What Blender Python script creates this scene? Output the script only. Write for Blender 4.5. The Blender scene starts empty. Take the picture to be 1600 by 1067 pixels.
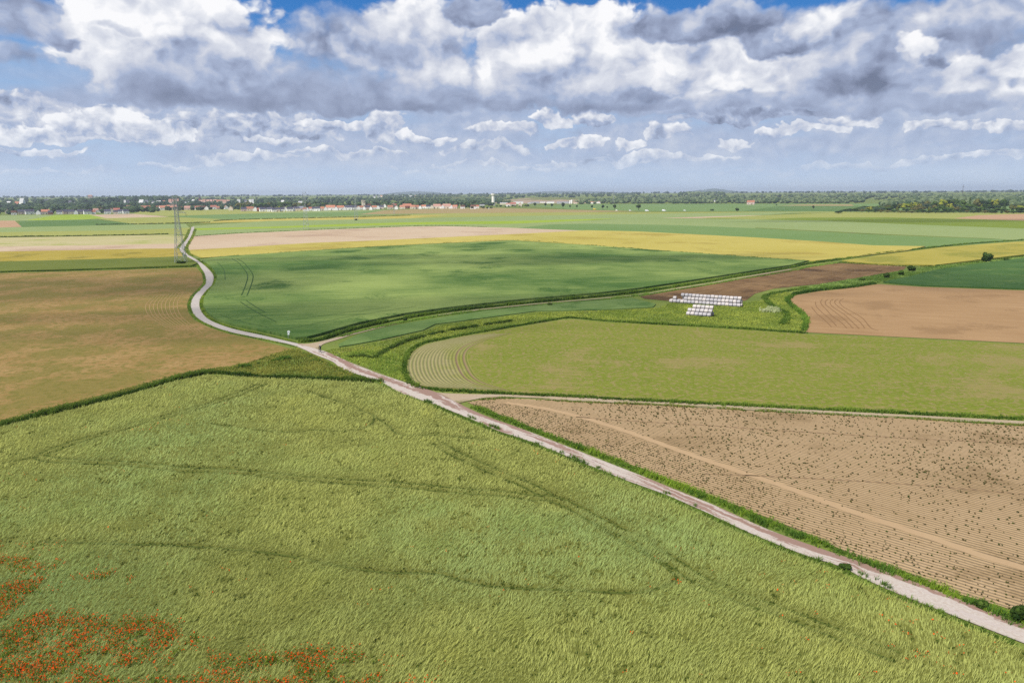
import bpy, bmesh, math, random
import numpy as np
from mathutils import Vector, Matrix
from mathutils.geometry import tessellate_polygon

C = bpy.context.scene.collection
SC = bpy.context.scene
random.seed(7)
RNG = np.random.default_rng(11)
R = math.radians

# ------------------------------------------------------------------ camera
CAM_H = 38.0
FPX = 1600 * 26.0 / 36.0                     # focal length in photo pixels
PITCH = math.atan((533.5 - 302.0) / FPX)
ROLL = 0.0062
FW = Vector((0, math.cos(PITCH), -math.sin(PITCH)))
R0 = Vector((1, 0, 0)); U0 = Vector((0, math.sin(PITCH), math.cos(PITCH)))
RT = R0 * math.cos(ROLL) - U0 * math.sin(ROLL)
UP = R0 * math.sin(ROLL) + U0 * math.cos(ROLL)
cd = bpy.data.cameras.new('camera'); cam = bpy.data.objects.new('camera', cd); C.objects.link(cam)
cd.sensor_width = 36; cd.lens = 26; cd.clip_start = 1; cd.clip_end = 80000
m = Matrix((RT, UP, -FW)).transposed().to_4x4(); m.translation = (0, 0, CAM_H)
cam.matrix_world = m
SC.camera = cam

def ray(px, py):
    d = RT * (px - 800) + UP * (533.5 - py) + FW * FPX
    return d.normalized()
def at(px, py, z=0.0):
    """ground point (height z) that the photograph shows at this pixel"""
    d = ray(px, py)
    t = (z - CAM_H) / min(d.z, -0.0006)
    return Vector((d.x * t, d.y * t, z))
def at_dist(px, dist):
    """point on flat ground in the compass direction of column px, dist metres away"""
    d = ray(px, 302); h = math.hypot(d.x, d.y)
    return Vector((d.x / h * dist, d.y / h * dist, 0))
def mpp(p):                                   # metres per photo pixel at a point
    return (Vector((p[0], p[1], p[2] if len(p) > 2 else 0)) - Vector((0, 0, CAM_H))).dot(FW) / FPX

# ------------------------------------------------------------------ light, exposure
SUN_AZ = Vector((-0.74, -0.67, 0)).normalized(); SUN_EL = R(53)
SUN = Vector((SUN_AZ.x * math.cos(SUN_EL), SUN_AZ.y * math.cos(SUN_EL), math.sin(SUN_EL)))
ld = bpy.data.lights.new('sun', 'SUN'); ld.energy = 4.2; ld.angle = R(0.55); ld.color = (1.0, 0.955, 0.88)
sun = bpy.data.objects.new('sun', ld); C.objects.link(sun)
sun.rotation_euler = (-SUN).to_track_quat('-Z', 'Y').to_euler(); sun.location = (0, 0, 500)
SC.view_settings.view_transform = 'Standard'; SC.view_settings.look = 'None'
SC.view_settings.exposure = 0.55; SC.view_settings.gamma = 1.0
EXPO = 2 ** 0.55
SC.cycles.max_bounces = 5; SC.cycles.diffuse_bounces = 2; SC.cycles.glossy_bounces = 1
SC.cycles.transmission_bounces = 2; SC.cycles.volume_bounces = 0; SC.cycles.transparent_max_bounces = 24
SC.cycles.use_adaptive_sampling = False
SC.cycles.use_denoising = False; SC.cycles.denoiser = 'OPENIMAGEDENOISE'; SC.cycles.denoising_input_passes = 'RGB_ALBEDO_NORMAL'; SC.cycles.denoising_prefilter = 'ACCURATE'

def lin(c):
    return tuple(((v / 255.0) / 12.92 if v / 255.0 <= 0.04045 else ((v / 255.0 + 0.055) / 1.055) ** 2.4) for v in c)
def l4(c): return (*lin(c), 1.0)

# ------------------------------------------------------------------ node expression helper
class E:
    def __init__(s, nt, sock): s.nt, s.k = nt, sock
    def _b(s, op, o, r=False):
        n = s.nt.nodes.new('ShaderNodeMath'); n.operation = op
        a, b = (o, s) if r else (s, o)
        for i, v in enumerate((a, b)):
            if isinstance(v, E): s.nt.links.new(v.k, n.inputs[i])
            else: n.inputs[i].default_value = v
        return E(s.nt, n.outputs[0])
    def __add__(s, o): return s._b('ADD', o)
    __radd__ = __add__
    def __sub__(s, o): return s._b('SUBTRACT', o)
    def __rsub__(s, o): return s._b('SUBTRACT', o, True)
    def __mul__(s, o): return s._b('MULTIPLY', o)
    __rmul__ = __mul__
    def __truediv__(s, o): return s._b('DIVIDE', o)
    def max(s, o): return s._b('MAXIMUM', o)
    def min(s, o): return s._b('MINIMUM', o)
    def pow(s, o): return s._b('POWER', o)
    def f(s, op):
        n = s.nt.nodes.new('ShaderNodeMath'); n.operation = op; s.nt.links.new(s.k, n.inputs[0]); return E(s.nt, n.outputs[0])
    def clamp(s): return s.max(0.0).min(1.0)
    def step(s, a, b, to0=0.0, to1=1.0, kind='SMOOTHSTEP'):
        n = s.nt.nodes.new('ShaderNodeMapRange'); n.interpolation_type = kind
        s.nt.links.new(s.k, n.inputs[0])
        for i, v in zip((1, 2, 3, 4), (a, b, to0, to1)):
            if isinstance(v, E): s.nt.links.new(v.k, n.inputs[i])
            else: n.inputs[i].default_value = v
        return E(s.nt, n.outputs[0])

class NT:
    def __init__(s, nt): s.nt = nt
    def xyz(s, v):
        n = s.nt.nodes.new('ShaderNodeSeparateXYZ'); s.nt.links.new(v.k, n.inputs[0]); return [E(s.nt, o) for o in n.outputs]
    def vec(s, x, y, z=0.0):
        n = s.nt.nodes.new('ShaderNodeCombineXYZ')
        for i, v in enumerate((x, y, z)):
            if isinstance(v, E): s.nt.links.new(v.k, n.inputs[i])
            else: n.inputs[i].default_value = v
        return E(s.nt, n.outputs[0])
    def noise(s, v, scale, detail=3.0, rough=0.55, dist=0.0, dims='2D', lac=2.0):
        n = s.nt.nodes.new('ShaderNodeTexNoise'); n.noise_dimensions = dims
        s.nt.links.new(v.k, n.inputs['Vector'])
        n.inputs['Scale'].default_value = scale; n.inputs['Detail'].default_value = detail
        n.inputs['Roughness'].default_value = rough; n.inputs['Distortion'].default_value = dist
        n.inputs['Lacunarity'].default_value = lac
        return E(s.nt, n.outputs['Fac'])
    def voronoi(s, v, scale, detail=0.0, rough=0.5, feature='F1', smooth=0.5, dims='2D'):
        n = s.nt.nodes.new('ShaderNodeTexVoronoi'); n.voronoi_dimensions = dims; n.feature = feature
        s.nt.links.new(v.k, n.inputs['Vector']); n.inputs['Scale'].default_value = scale
        n.inputs['Detail'].default_value = detail; n.inputs['Roughness'].default_value = rough
        if feature == 'SMOOTH_F1': n.inputs['Smoothness'].default_value = smooth
        return E(s.nt, n.outputs['Distance'])
    def mix(s, f, a, b, blend='MIX'):
        n = s.nt.nodes.new('ShaderNodeMix'); n.data_type = 'RGBA'; n.blend_type = blend
        for i, v in ((0, f), (6, a), (7, b)):
            if isinstance(v, E): s.nt.links.new(v.k, n.inputs[i])
            elif i == 0: n.inputs[i].default_value = v
            else: n.inputs[i].default_value = (*v[:3], 1.0)
        return E(s.nt, n.outputs[2])
    def ramp(s, f, stops):
        n = s.nt.nodes.new('ShaderNodeValToRGB'); cr = n.color_ramp
        while len(cr.elements) < len(stops): cr.elements.new(0.5)
        for e, (p, c) in zip(cr.elements, stops): e.position = p; e.color = (*c[:3], 1.0)
        s.nt.links.new(f.k, n.inputs[0]); return E(s.nt, n.outputs[0])
    def out(s, node, name): return E(s.nt, node.outputs[name])

# ------------------------------------------------------------------ world: Nishita daylight with broken cloud
def build_world():
    w = bpy.data.worlds.new('World'); SC.world = w; w.use_nodes = True
    nt = w.node_tree; nt.nodes.clear(); t = NT(nt)
    STR = 0.1
    def cc(c): return tuple(v / EXPO / STR for v in lin(c))
    sky = nt.nodes.new('ShaderNodeTexSky'); sky.sky_type = 'NISHITA'; sky.sun_disc = False
    sky.sun_elevation = SUN_EL; sky.sun_rotation = math.atan2(SUN_AZ.x, SUN_AZ.y)
    sky.altitude = 60; sky.air_density = 1.0; sky.dust_density = 0.6; sky.ozone_density = 2.5
    tc = nt.nodes.new('ShaderNodeTexCoord')
    X, Y, Z = t.xyz(t.out(tc, 'Generated'))
    den = Z.max(0.06)
    pl = t.noise(t.vec(X / den, Y / den), 0.9, 3, 0.58)
    col = t.mix(pl.step(0.46, 0.62), E(nt, sky.outputs[0]), cc((206, 211, 225)))
    bg = nt.nodes.new('ShaderNodeBackground'); bg.inputs[1].default_value = STR
    nt.links.new(col.k, bg.inputs[0])
    o = nt.nodes.new('ShaderNodeOutputWorld'); nt.links.new(bg.outputs[0], o.inputs[0])
    w.cycles.sampling_method = 'MANUAL'; w.cycles.sample_map_resolution = 256
build_world()

# ------------------------------------------------------------------ sky: dome with the cumulus tiers over the plain
def sky_material():
    mt = bpy.data.materials.new('sky'); mt.use_nodes = True; mt.cycles.emission_sampling = 'NONE'
    nt = mt.node_tree; nt.nodes.clear(); t = NT(nt)
    def cc(c): return tuple(v / EXPO for v in lin(c))            # radiance that shows as this colour
    geo = nt.nodes.new('ShaderNodeNewGeometry')
    vs = nt.nodes.new('ShaderNodeVectorMath'); vs.operation = 'SUBTRACT'; nt.links.new(geo.outputs['Position'], vs.inputs[0]); vs.inputs[1].default_value = (0, 0, CAM_H)
    vn = nt.nodes.new('ShaderNodeVectorMath'); vn.operation = 'NORMALIZE'; nt.links.new(vs.outputs[0], vn.inputs[0])
    X, Y, Z = t.xyz(E(nt, vn.outputs[0]))
    U = X._b('ARCTAN2', Y) * 1155.0
    V = Z.max(-1.0).min(1.0).f('ARCSINE') * 1155.0
    Vc = V.max(0.0)
    P = t.vec(U * 0.01, V * 0.0125)
    # warps
    wx = t.noise(P, 1.1, 4, 0.6) - 0.5
    wy = t.noise(t.vec(U * 0.01 + 31.7, V * 0.0125 + 9.1), 1.1, 4, 0.6) - 0.5
    U1 = U + wx * 90.0; V1 = V + wy * 50.0
    P1 = t.vec(U1 * 0.01, V1 * 0.0125)
    # billows: lumpy mass and its lit side (difference towards the sun, up and to the left)
    def mass(du, dv, sc, seed, det=8, vd=3.0):
        v = t.vec((U + wx * 40.0 + du) * (0.01 * sc) + seed, (V + wy * 28.0 + dv) * (0.013 * sc) + seed)
        a = t.voronoi(v, 1.55, vd, 0.55, 'SMOOTH_F1', 0.35)
        b = t.noise(v, 1.6, det, 0.56)
        return (0.75 - a) * 0.55 + (b - 0.5) * 1.15
    mU = mass(0, 0, 1.0, 0.0); sU = mass(0, 0, 1.0, 0.0, 4, 2.0); mU2 = mass(-22, 30, 1.0, 0.0, 4, 2.0)
    mL = mass(0, 0, 2.3, 5.0); sL = mass(0, 0, 2.3, 5.0, 4, 2.0); mL2 = mass(-8, 12, 2.3, 5.0, 4, 2.0)
    litU = (sU - mU2) + (mU - sU) * 0.35; litL = (sL - mL2) + (mL - sL) * 0.35
    Tsh = None; A = None
    first = U * 0.0
    Tsh, A = first + 0.5, first
    def blob(px, py, rx, ry, top, base, tier='U', down=None, soft=0.3, op=1.0, rough=0.75, lit=0.62):
        nonlocal Tsh, A
        d = ray(px, py); u0 = math.atan2(d.x, d.y) * 1155; v0 = math.asin(d.z) * 1155
        mm, lt = (mU, litU) if tier == 'U' else (mL, litL)
        du = (U1 - u0) * (1.0 / rx)
        k = V1 - v0
        dn = down or ry
        dv = (k * (1.0 / ry)).max(k * (-1.0 / dn))
        r2 = du * du + dv * dv
        F = (1.0 - r2) + mm * rough
        a = F.step(0.0, soft)
        if op < 1: a = a * op
        s = (k * (1.0 / (ry + dn))).step(-dn / (ry + dn), ry / (ry + dn), base, top, 'LINEAR') + lt * lit
        Tsh = Tsh + (s - Tsh) * a
        A = (A + (1.0 - A) * a)
    B = blob
    # general broken veil and the grey-blue band between the tiers
    veil = t.noise(t.vec(U * 0.004, V * 0.012), 1.0, 5, 0.6)
    band = Vc.step(8.0, 50.0) * Vc.step(190.0, 120.0)
    A = (band * veil.step(0.2, 0.5) * 0.9)
    Tsh = first + 0.44 + (veil - 0.5) * 0.35 + litL * 0.16
    # far tier, seen small over the horizon
    for k in range(18):
        g_ = random.Random(300 + k); x_ = (k * 383) % 1640; y_ = 236 + (k * 11) % 36; w_ = g_.uniform(40, 150) * (1 - (y_ - 236) / 90)
        B(x_, y_, w_, g_.uniform(4, 8) * (1 - (y_ - 236) / 80), .8 + g_.uniform(-.06, .1), .55, 'L', op=.95 - (y_ - 236) / 90)
    # middle tier
    B(30, 176, 105, 26, .68, .42, 'L', 20); B(60, 216, 140, 17, .98, .6, 'L', 8); B(178, 206, 72, 36, 1.0, .5, 'L', 14)
    B(400, 203, 130, 26, .6, .36, 'L', 22); B(288, 211, 24, 18, .98, .6, 'L', 8); B(512, 194, 62, 9, .95, .6, 'L', 6); B(430, 221, 60, 8, .85, .55, 'L', 6)
    B(600, 205, 36, 34, .74, .42, 'L', 22); B(628, 153, 14, 8, 1.0, .8, 'L'); B(668, 216, 40, 9, .95, .6, 'L', 5); B(770, 205, 60, 10, .74, .48, 'L', 8)
    B(848, 190, 40, 14, .95, .5, 'L', 9); B(930, 189, 46, 14, .85, .46, 'L', 10); B(985, 228, 30, 10, 1.0, .62, 'L', 6); B(900, 222, 46, 7, .82, .55, 'L')
    B(1050, 214, 34, 17, .82, .46, 'L', 9); B(1140, 222, 32, 8, .9, .55, 'L'); B(1250, 207, 70, 9, .88, .55, 'L', 6); B(1325, 192, 52, 12, .96, .55, 'L', 7)
    B(1470, 197, 55, 9, .8, .5, 'L', 7); B(1568, 200, 44, 9, .9, .55, 'L', 6); B(760, 232, 70, 7, .72, .5, 'L', op=.8); B(1180, 184, 120, 10, .42, .3, 'L')
    # big upper tier, back to front
    B(1090, 108, 620, 92, .64, .32, 'U', 70, .7)
    B(262, 70, 165, 110, .9, .72, 'U', 90, lit=.75); B(125, 55, 40, 45, .95, .8, 'U', lit=.7)
    B(900, 72, 175, 60, .93, .7, 'U', 78, lit=.75); B(1150, 108, 165, 46, .96, .66, 'U', 40, lit=.8)
    B(655, 65, 100, 76, .86, .5, 'U', 75, .5, lit=.7); B(1275, 122, 100, 44, .86, .5, 'U', 34, .5, lit=.7)
    B(1545, 125, 110, 44, .96, .62, 'U', 40, lit=.8); B(1360, 128, 110, 50, .48, .26, 'U', 42, .8)
    B(760, 150, 330, 36, .68, .26, 'U', 26, .9, lit=.5); B(420, 140, 290, 56, .46, .16, 'U', 40, 1.0, lit=.4); B(1130, 168, 290, 20, .6, .26, 'U', 13, .8, lit=.4)
    B(1420, 170, 190, 20, .42, .22, 'U', 13, .8, lit=.4); B(620, 168, 150, 16, .3, .14, 'U', 12, .9, lit=.3)
    B(330, 158, 240, 26, .34, .12, 'U', 18, 1.0, lit=.3); B(560, 165, 160, 20, .34, .14, 'U', 14, 1.0, lit=.3); B(900, 170, 220, 14, .34, .14, 'U', 9, 1.0, lit=.3)
    B(530, 62, 110, 46, .62, .2, 'U', 48, .9, lit=.7); B(870, 114, 115, 24, .66, .46, 'U', 26, .9, .85); B(375, 100, 90, 40, .6, .3, 'U', 44, 1.0)
    B(1105, 38, 160, 28, .4, .08, 'U', 32, .7, 1, 1.0); B(1230, 64, 95, 20, .3, .12, 'U', 20, .7, 1, 1.0)
    B(1330, 38, 110, 40, .7, .34, 'U', 44, .8, lit=.8); B(1510, 22, 170, 34, .48, .24, 'U', 40, .8); B(1422, 72, 34, 12, .95, .7, 'U', soft=.6); B(1447, 88, 12, 9, .25, .15, 'U', soft=.9, rough=1.1)
    B(742, 18, 44, 26, .34, .14, 'U', 26, .6, 1, 1.0); B(10, 24, 90, 36, .46, .26, 'U', 36, .8); B(92, 62, 34, 10, .36, .22, 'U', soft=.8, rough=1.0); B(12, 92, 52, 20, .42, .26, 'U', op=.9, soft=.9)
    B(303, 72, 30, 15, .3, .18, 'U', op=.85, soft=1.3, rough=1.6); B(185, 45, 30, 7, .34, .24, 'U', op=.6, soft=1.4, rough=1.6); B(1592, 132, 26, 9, .33, .22, 'U', soft=1.0, rough=1.3)
    # colours
    grad = t.ramp(V.step(0.0, 400.0, kind='LINEAR'), [(0.0, cc((193, 212, 234))), (0.14, cc((180, 203, 232))), (0.4, cc((138, 178, 224))), (0.62, cc((62, 128, 200))), (0.8, cc((36, 104, 178))), (1.0, cc((30, 92, 165)))])
    shade = t.ramp(Tsh.clamp(), [(0.0, cc((112, 122, 148))), (0.2, cc((142, 153, 181))), (0.42, cc((170, 183, 211))), (0.62, cc((206, 211, 225))), (0.8, cc((229, 232, 240))), (1.0, cc((253, 253, 255)))])
    col = t.mix(A, grad, shade)
    hz = Vc.step(190.0, 12.0, 0.0, 0.94, 'LINEAR')
    hz2 = t.mix(veil.step(0.3, 0.7), cc((188, 208, 236)), cc((206, 220, 239)))
    col = t.mix(hz * hz * 0.4 + Vc.step(70.0, 12.0) * 0.45, col, hz2)
    em = nt.nodes.new('ShaderNodeEmission'); nt.links.new(col.k, em.inputs[0])
    o = nt.nodes.new('ShaderNodeOutputMaterial'); nt.links.new(em.outputs[0], o.inputs[0])
    return mt
def build_sky():
    RS = 34000.0; na, ne = 96, 20
    vs, fs = [], []
    for j in range(ne + 1):
        el = R(-2.0 + 30.0 * j / ne)
        for i in range(na + 1):
            az = R(-80 + 160.0 * i / na)
            vs.append((RS * math.cos(el) * math.sin(az), RS * math.cos(el) * math.cos(az), CAM_H + RS * math.sin(el)))
    for j in range(ne):
        for i in range(na):
            k = j * (na + 1) + i; fs.append((k, k + 1, k + na + 2, k + na + 1))
    me = bpy.data.meshes.new('sky'); me.from_pydata(vs, [], fs); me.update()
    me.materials.append(sky_material())
    o = bpy.data.objects.new('sky', me); C.objects.link(o); o['kind'] = 'structure'; o['label'] = 'sky of white and grey cumulus tiers with blue gaps over the plain'
    for p in me.polygons: p.use_smooth = True
build_sky()

# ------------------------------------------------------------------ tagging and mesh helpers
def tag(o, label=None, cat=None, group=None, kind=None):
    if label: o['label'] = label
    if cat: o['category'] = cat
    if group: o['group'] = group
    if kind: o['kind'] = kind
    return o
def link(name, me, mat=None, parent=None):
    o = bpy.data.objects.new(name, me); C.objects.link(o)
    if me is not None and mat is not None:
        for mm in (mat if isinstance(mat, (list, tuple)) else [mat]): me.materials.append(mm)
    if parent is not None: o.parent = parent
    return o
def empty(name, loc, rz=0.0, **k):
    o = bpy.data.objects.new(name, None); C.objects.link(o); o.location = loc; o.rotation_euler = (0, 0, rz)
    return tag(o, **k)
def copy_tree(o, parent=None):
    c = o.copy(); C.objects.link(c); c.parent = parent
    for ch in o.children: copy_tree(ch, c)
    return c
def np_mesh(name, V, quads=None, tris=None, col=None, uv=None, smooth=False, matidx=None):
    me = bpy.data.meshes.new(name); V = np.asarray(V, np.float32)
    nq = 0 if quads is None else len(quads); ntr = 0 if tris is None else len(tris)
    me.vertices.add(len(V)); me.vertices.foreach_set('co', V.ravel())
    parts = []
    if nq: parts.append(np.asarray(quads, np.int32).ravel())
    if ntr: parts.append(np.asarray(tris, np.int32).ravel())
    li = np.concatenate(parts)
    me.loops.add(len(li)); me.loops.foreach_set('vertex_index', li)
    starts = np.concatenate([np.arange(nq) * 4, nq * 4 + np.arange(ntr) * 3]).astype(np.int32)
    me.polygons.add(nq + ntr); me.polygons.foreach_set('loop_start', starts)
    if smooth: me.polygons.foreach_set('use_smooth', np.ones(nq + ntr, bool))
    if matidx is not None: me.polygons.foreach_set('material_index', np.asarray(matidx, np.int32))
    me.update(calc_edges=True)
    if col is not None:
        a = me.color_attributes.new('Col', 'FLOAT_COLOR', 'POINT')
        a.data.foreach_set('color', np.concatenate([np.asarray(col, np.float32), np.ones((len(V), 1), np.float32)], 1).ravel())
    if uv is not None:
        u = me.uv_layers.new(name='UVMap'); u.data.foreach_set('uv', np.asarray(uv, np.float32)[li].ravel())
    return me

# numpy value noise
def _h(ix, iy, seed):
    n = (ix.astype(np.int64) * 374761393 + iy.astype(np.int64) * 668265263 + seed * 974634721) & 0xFFFFFFFF
    n = ((n ^ (n >> 13)) * 1274126177) & 0xFFFFFFFF
    return ((n ^ (n >> 16)) & 0xFFFFFF) / float(0xFFFFFF)
def vnoise(x, y, seed=0):
    x = np.asarray(x, float); y = np.asarray(y, float)
    ix = np.floor(x); iy = np.floor(y); fx = x - ix; fy = y - iy
    fx = fx * fx * (3 - 2 * fx); fy = fy * fy * (3 - 2 * fy)
    a = _h(ix, iy, seed); b = _h(ix + 1, iy, seed); c = _h(ix, iy + 1, seed); d = _h(ix + 1, iy + 1, seed)
    return (a * (1 - fx) + b * fx) * (1 - fy) + (c * (1 - fx) + d * fx) * fy
def fbm(x, y, seed=0, o=4):
    s = 0; a = 0.5; t = 0
    for k in range(o):
        s = s + a * vnoise(np.asarray(x) * 2 ** k, np.asarray(y) * 2 ** k, seed + k); t += a; a *= 0.5
    return s / t
def inside(P, poly):
    x, y = P[:, 0], P[:, 1]; r = np.zeros(len(P), bool); n = len(poly)
    for i in range(n):
        x1, y1 = poly[i][0], poly[i][1]; x2, y2 = poly[(i + 1) % n][0], poly[(i + 1) % n][1]
        if y1 == y2: continue
        c = ((y1 > y) != (y2 > y)) & (x < (x2 - x1) * (y - y1) / (y2 - y1) + x1)
        r ^= c
    return r
def line_dist(P, line):
    """distance of points to a polyline (xy)"""
    best = np.full(len(P), 1e9)
    for a, b in zip(line[:-1], line[1:]):
        ax, ay = a[0], a[1]; dx, dy = b[0] - ax, b[1] - ay; L = dx * dx + dy * dy + 1e-9
        t = np.clip(((P[:, 0] - ax) * dx + (P[:, 1] - ay) * dy) / L, 0, 1)
        best = np.minimum(best, np.hypot(P[:, 0] - ax - t * dx, P[:, 1] - ay - t * dy))
    return best
def smooth_line(pts, step=None, n=6):
    """Catmull-Rom through points"""
    pts = [Vector(p) for p in pts]; out = []
    for i in range(len(pts) - 1):
        p0 = pts[max(i - 1, 0)]; p1 = pts[i]; p2 = pts[i + 1]; p3 = pts[min(i + 2, len(pts) - 1)]
        for k in range(n):
            t = k / n
            out.append(0.5 * ((2 * p1) + (p2 - p0) * t + (2 * p0 - 5 * p1 + 4 * p2 - p3) * t * t + (3 * p1 - p0 - 3 * p2 + p3) * t ** 3))
    out.append(pts[-1]); return out

# ------------------------------------------------------------------ materials
ALB = 0.5
def alb(c, k=1.0): return tuple(v * ALB * k for v in lin(c))      # reflectance of a surface that shows as this colour in full sun
def new_mat(name):
    mt = bpy.data.materials.new(name); mt.use_nodes = True; nt = mt.node_tree; nt.nodes.clear()
    return mt, nt, NT(nt)
def finish(nt, col, rough=0.9, bump=None, bump_d=0.1, bump_s=1.0, spec=0.2):
    b = nt.nodes.new('ShaderNodeBsdfPrincipled')
    if isinstance(col, E): nt.links.new(col.k, b.inputs['Base Color'])
    else: b.inputs['Base Color'].default_value = (*col[:3], 1)
    b.inputs['Roughness'].default_value = rough; b.inputs['Specular IOR Level'].default_value = spec
    if bump is not None:
        bn = nt.nodes.new('ShaderNodeBump'); bn.inputs['Distance'].default_value = bump_d; bn.inputs['Strength'].default_value = bump_s
        nt.links.new(bump.k, bn.inputs['Height']); nt.links.new(bn.outputs[0], b.inputs['Normal'])
    o = nt.nodes.new('ShaderNodeOutputMaterial'); nt.links.new(b.outputs[0], o.inputs[0])
    return b
def plain(name, c, rough=0.8, spec=0.3, var=0.0, metal=0.0):
    mt, nt, t = new_mat(name)
    if var:
        oi = nt.nodes.new('ShaderNodeObjectInfo'); geo = nt.nodes.new('ShaderNodeNewGeometry')
        n = t.noise(t.out(geo, 'Position'), 0.8, 3, dims='3D')
        f = (t.out(oi, 'Random') - 0.5) * var * 2 + (n - 0.5) * var + 1.0
        col = t.mix(1.0, c, t.vec(f, f, f), 'MULTIPLY')
    else: col = c
    b = finish(nt, col, rough, spec=spec); b.inputs['Metallic'].default_value = metal
    return mt
def field_mat(name, c1, c2, c3=None, big=0.02, mid=0.15, fine=1.2, ang=0.0, streak=0.5, rows=None, rowc=None, rowamt=0.0, amt=(0.6, 0.35, 0.35), thr=0.62, bump=0.15, spots=None):
    """crop or soil: large patches, streaks along the working direction ANG, fine mottling, optional drill rows"""
    mt, nt, t = new_mat(name)
    geo = nt.nodes.new('ShaderNodeNewGeometry'); X, Y, Z = t.xyz(t.out(geo, 'Position'))
    ca, sa = math.cos(ang), math.sin(ang)
    u = X * ca + Y * sa; v = Y * ca - X * sa
    P = t.vec(X, Y)
    nb = t.noise(P, big, 3, 0.5) - 0.5
    ns = t.noise(t.vec(u * 0.035, v * 0.55), 1.0, 4, 0.6) - 0.5
    nm = t.noise(P, mid, 4, 0.6) - 0.5
    nf = t.noise(P, fine, 3, 0.65) - 0.5
    f = (nb * (amt[0] * 2.2) + ns * (streak * 1.6) + nm * (amt[1] * 2.0) + nf * (amt[2] * 2.0) + 0.5).clamp()
    col = t.mix(f, alb(c1), alb(c2))
    if c3 is not None:
        g = (t.noise(P, big * 2.3, 4, 0.6) + nf * 0.35 + ns * 0.3).step(thr - 0.06, thr + 0.08)
        col = t.mix(g, col, alb(c3))
    h = nf * 0.6 + nm
    if rows:
        w = t.noise(P, 0.25, 2) * 0.5
        rr = ((v * (1.0 / rows) + w) * (2 * math.pi)).f('SINE')
        rf = (rr + nf * 1.6).step(-0.2, 0.9)
        col = t.mix(rf * rowamt, col, alb(rowc)); h = h + rr * 0.5
    if spots:
        sp = (t.noise(P, spots[0], 2, 0.5) + nf * 0.25).step(spots[1], spots[1] + 0.07)
        col = t.mix(sp * spots[3], col, alb(spots[2]))
    finish(nt, col, 0.95, h, bump, 1.0, 0.1)
    return mt

# ------------------------------------------------------------------ ground
def terr(x, y):
    d = np.hypot(x, y); t = np.clip((d - 2500) / 4500, 0, 1); t = t * t * (3 - 2 * t)
    return t * (22 + 12 * (fbm(np.asarray(x) / 1500.0, np.asarray(y) / 1500.0, 5, 3) - 0.5))
def build_ground():
    rad = np.concatenate([[0.0], np.geomspace(20, 2000, 14), np.geomspace(2300, 26000, 36)])
    na = 180; A = np.linspace(0, 2 * np.pi, na, endpoint=False)
    RR, AA = np.meshgrid(rad[1:], A, indexing='ij')
    x = RR * np.sin(AA); y = RR * np.cos(AA); z = terr(x, y)
    V = np.concatenate([[[0, 0, 0]], np.stack([x, y, z], -1).reshape(-1, 3)])
    q = []; nr = len(rad) - 1
    i, j = np.meshgrid(np.arange(nr - 1), np.arange(na), indexing='ij'); j2 = (j + 1) % na
    q = np.stack([1 + i * na + j, 1 + i * na + j2, 1 + (i + 1) * na + j2, 1 + (i + 1) * na + j], -1).reshape(-1, 4)[:, ::-1]
    tr = np.stack([np.zeros(na, int), 1 + (np.arange(na) + 1) % na, 1 + np.arange(na)], -1)
    me = np_mesh('ground', V, q, tr, smooth=True)
    mt = field_mat('rough_grass', (112, 134, 56), (152, 164, 78), (136, 134, 80), big=0.03, mid=0.25, fine=1.5, streak=0.25, thr=0.66)
    return tag(link('ground', me, mt), 'rough green grass of the plain between the fields', None, None, 'structure')
build_ground()

ZK = [0]
def poly_px(pts): return [at(*p) for p in pts]                # a third value is the height of what shows at that pixel
def field(name, label, pts, mat, height=0.0, sm=0):
    """one field as a sheet (or, with HEIGHT, a standing crop with sides) over the ground"""
    ZK[0] += 1; z0 = 0.02 + 0.0015 * ZK[0]
    P = poly_px(pts)
    if sm: P = smooth_line(P + [P[0]], n=sm)[:-1]
    n = len(P); bmv = [(p.x, p.y, z0 + height) for p in P]
    tris = tessellate_polygon([[Vector((p.x, p.y, 0)) for p in P]])
    fs = []
    for a, b, c in tris:
        va, vb, vc = (Vector(bmv[k]) for k in (a, b, c))
        fs.append((a, b, c) if (vb - va).cross(vc - va).z > 0 else (a, c, b))
    vs = list(bmv)
    if height > 0:
        vs += [(p.x, p.y, 0.0) for p in P]
        area = sum(P[i].x * P[(i + 1) % n].y - P[(i + 1) % n].x * P[i].y for i in range(n))
        for i in range(n):
            j = (i + 1) % n
            fs.append((i, n + i, n + j, j) if area > 0 else (i, j, n + j, n + i))
    me = bpy.data.meshes.new(name); me.from_pydata(vs, [], fs); me.update()
    o = link(name, me, mat); tag(o, label, None, None, 'structure')
    return o
def ribbon(name, L, Rr, mat, z=0.0, parent=None, label=None):
    """strip between two point lists with UV (metres along, 0..1 across)"""
    n = min(len(L), len(Rr)); V = []; UV = []; s = 0; K = 4
    for i in range(n):
        if i: s += ((L[i] + Rr[i]) / 2 - (L[i - 1] + Rr[i - 1]) / 2).length
        for k in range(K + 1):
            p = L[i].lerp(Rr[i], k / K); V.append((p.x, p.y, z)); UV.append((s, k / K))
    q = [(i * (K + 1) + k, (i + 1) * (K + 1) + k, (i + 1) * (K + 1) + k + 1, i * (K + 1) + k + 1) for i in range(n - 1) for k in range(K)]
    a, b, c = (Vector(V[k]) for k in q[0][:3])
    if (b - a).cross(c - a).z < 0: q = [f[::-1] for f in q]
    o = link(name, np_mesh(name, V, q, uv=UV), mat, parent)
    if label: tag(o, label, None, None, 'structure')
    return o
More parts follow.
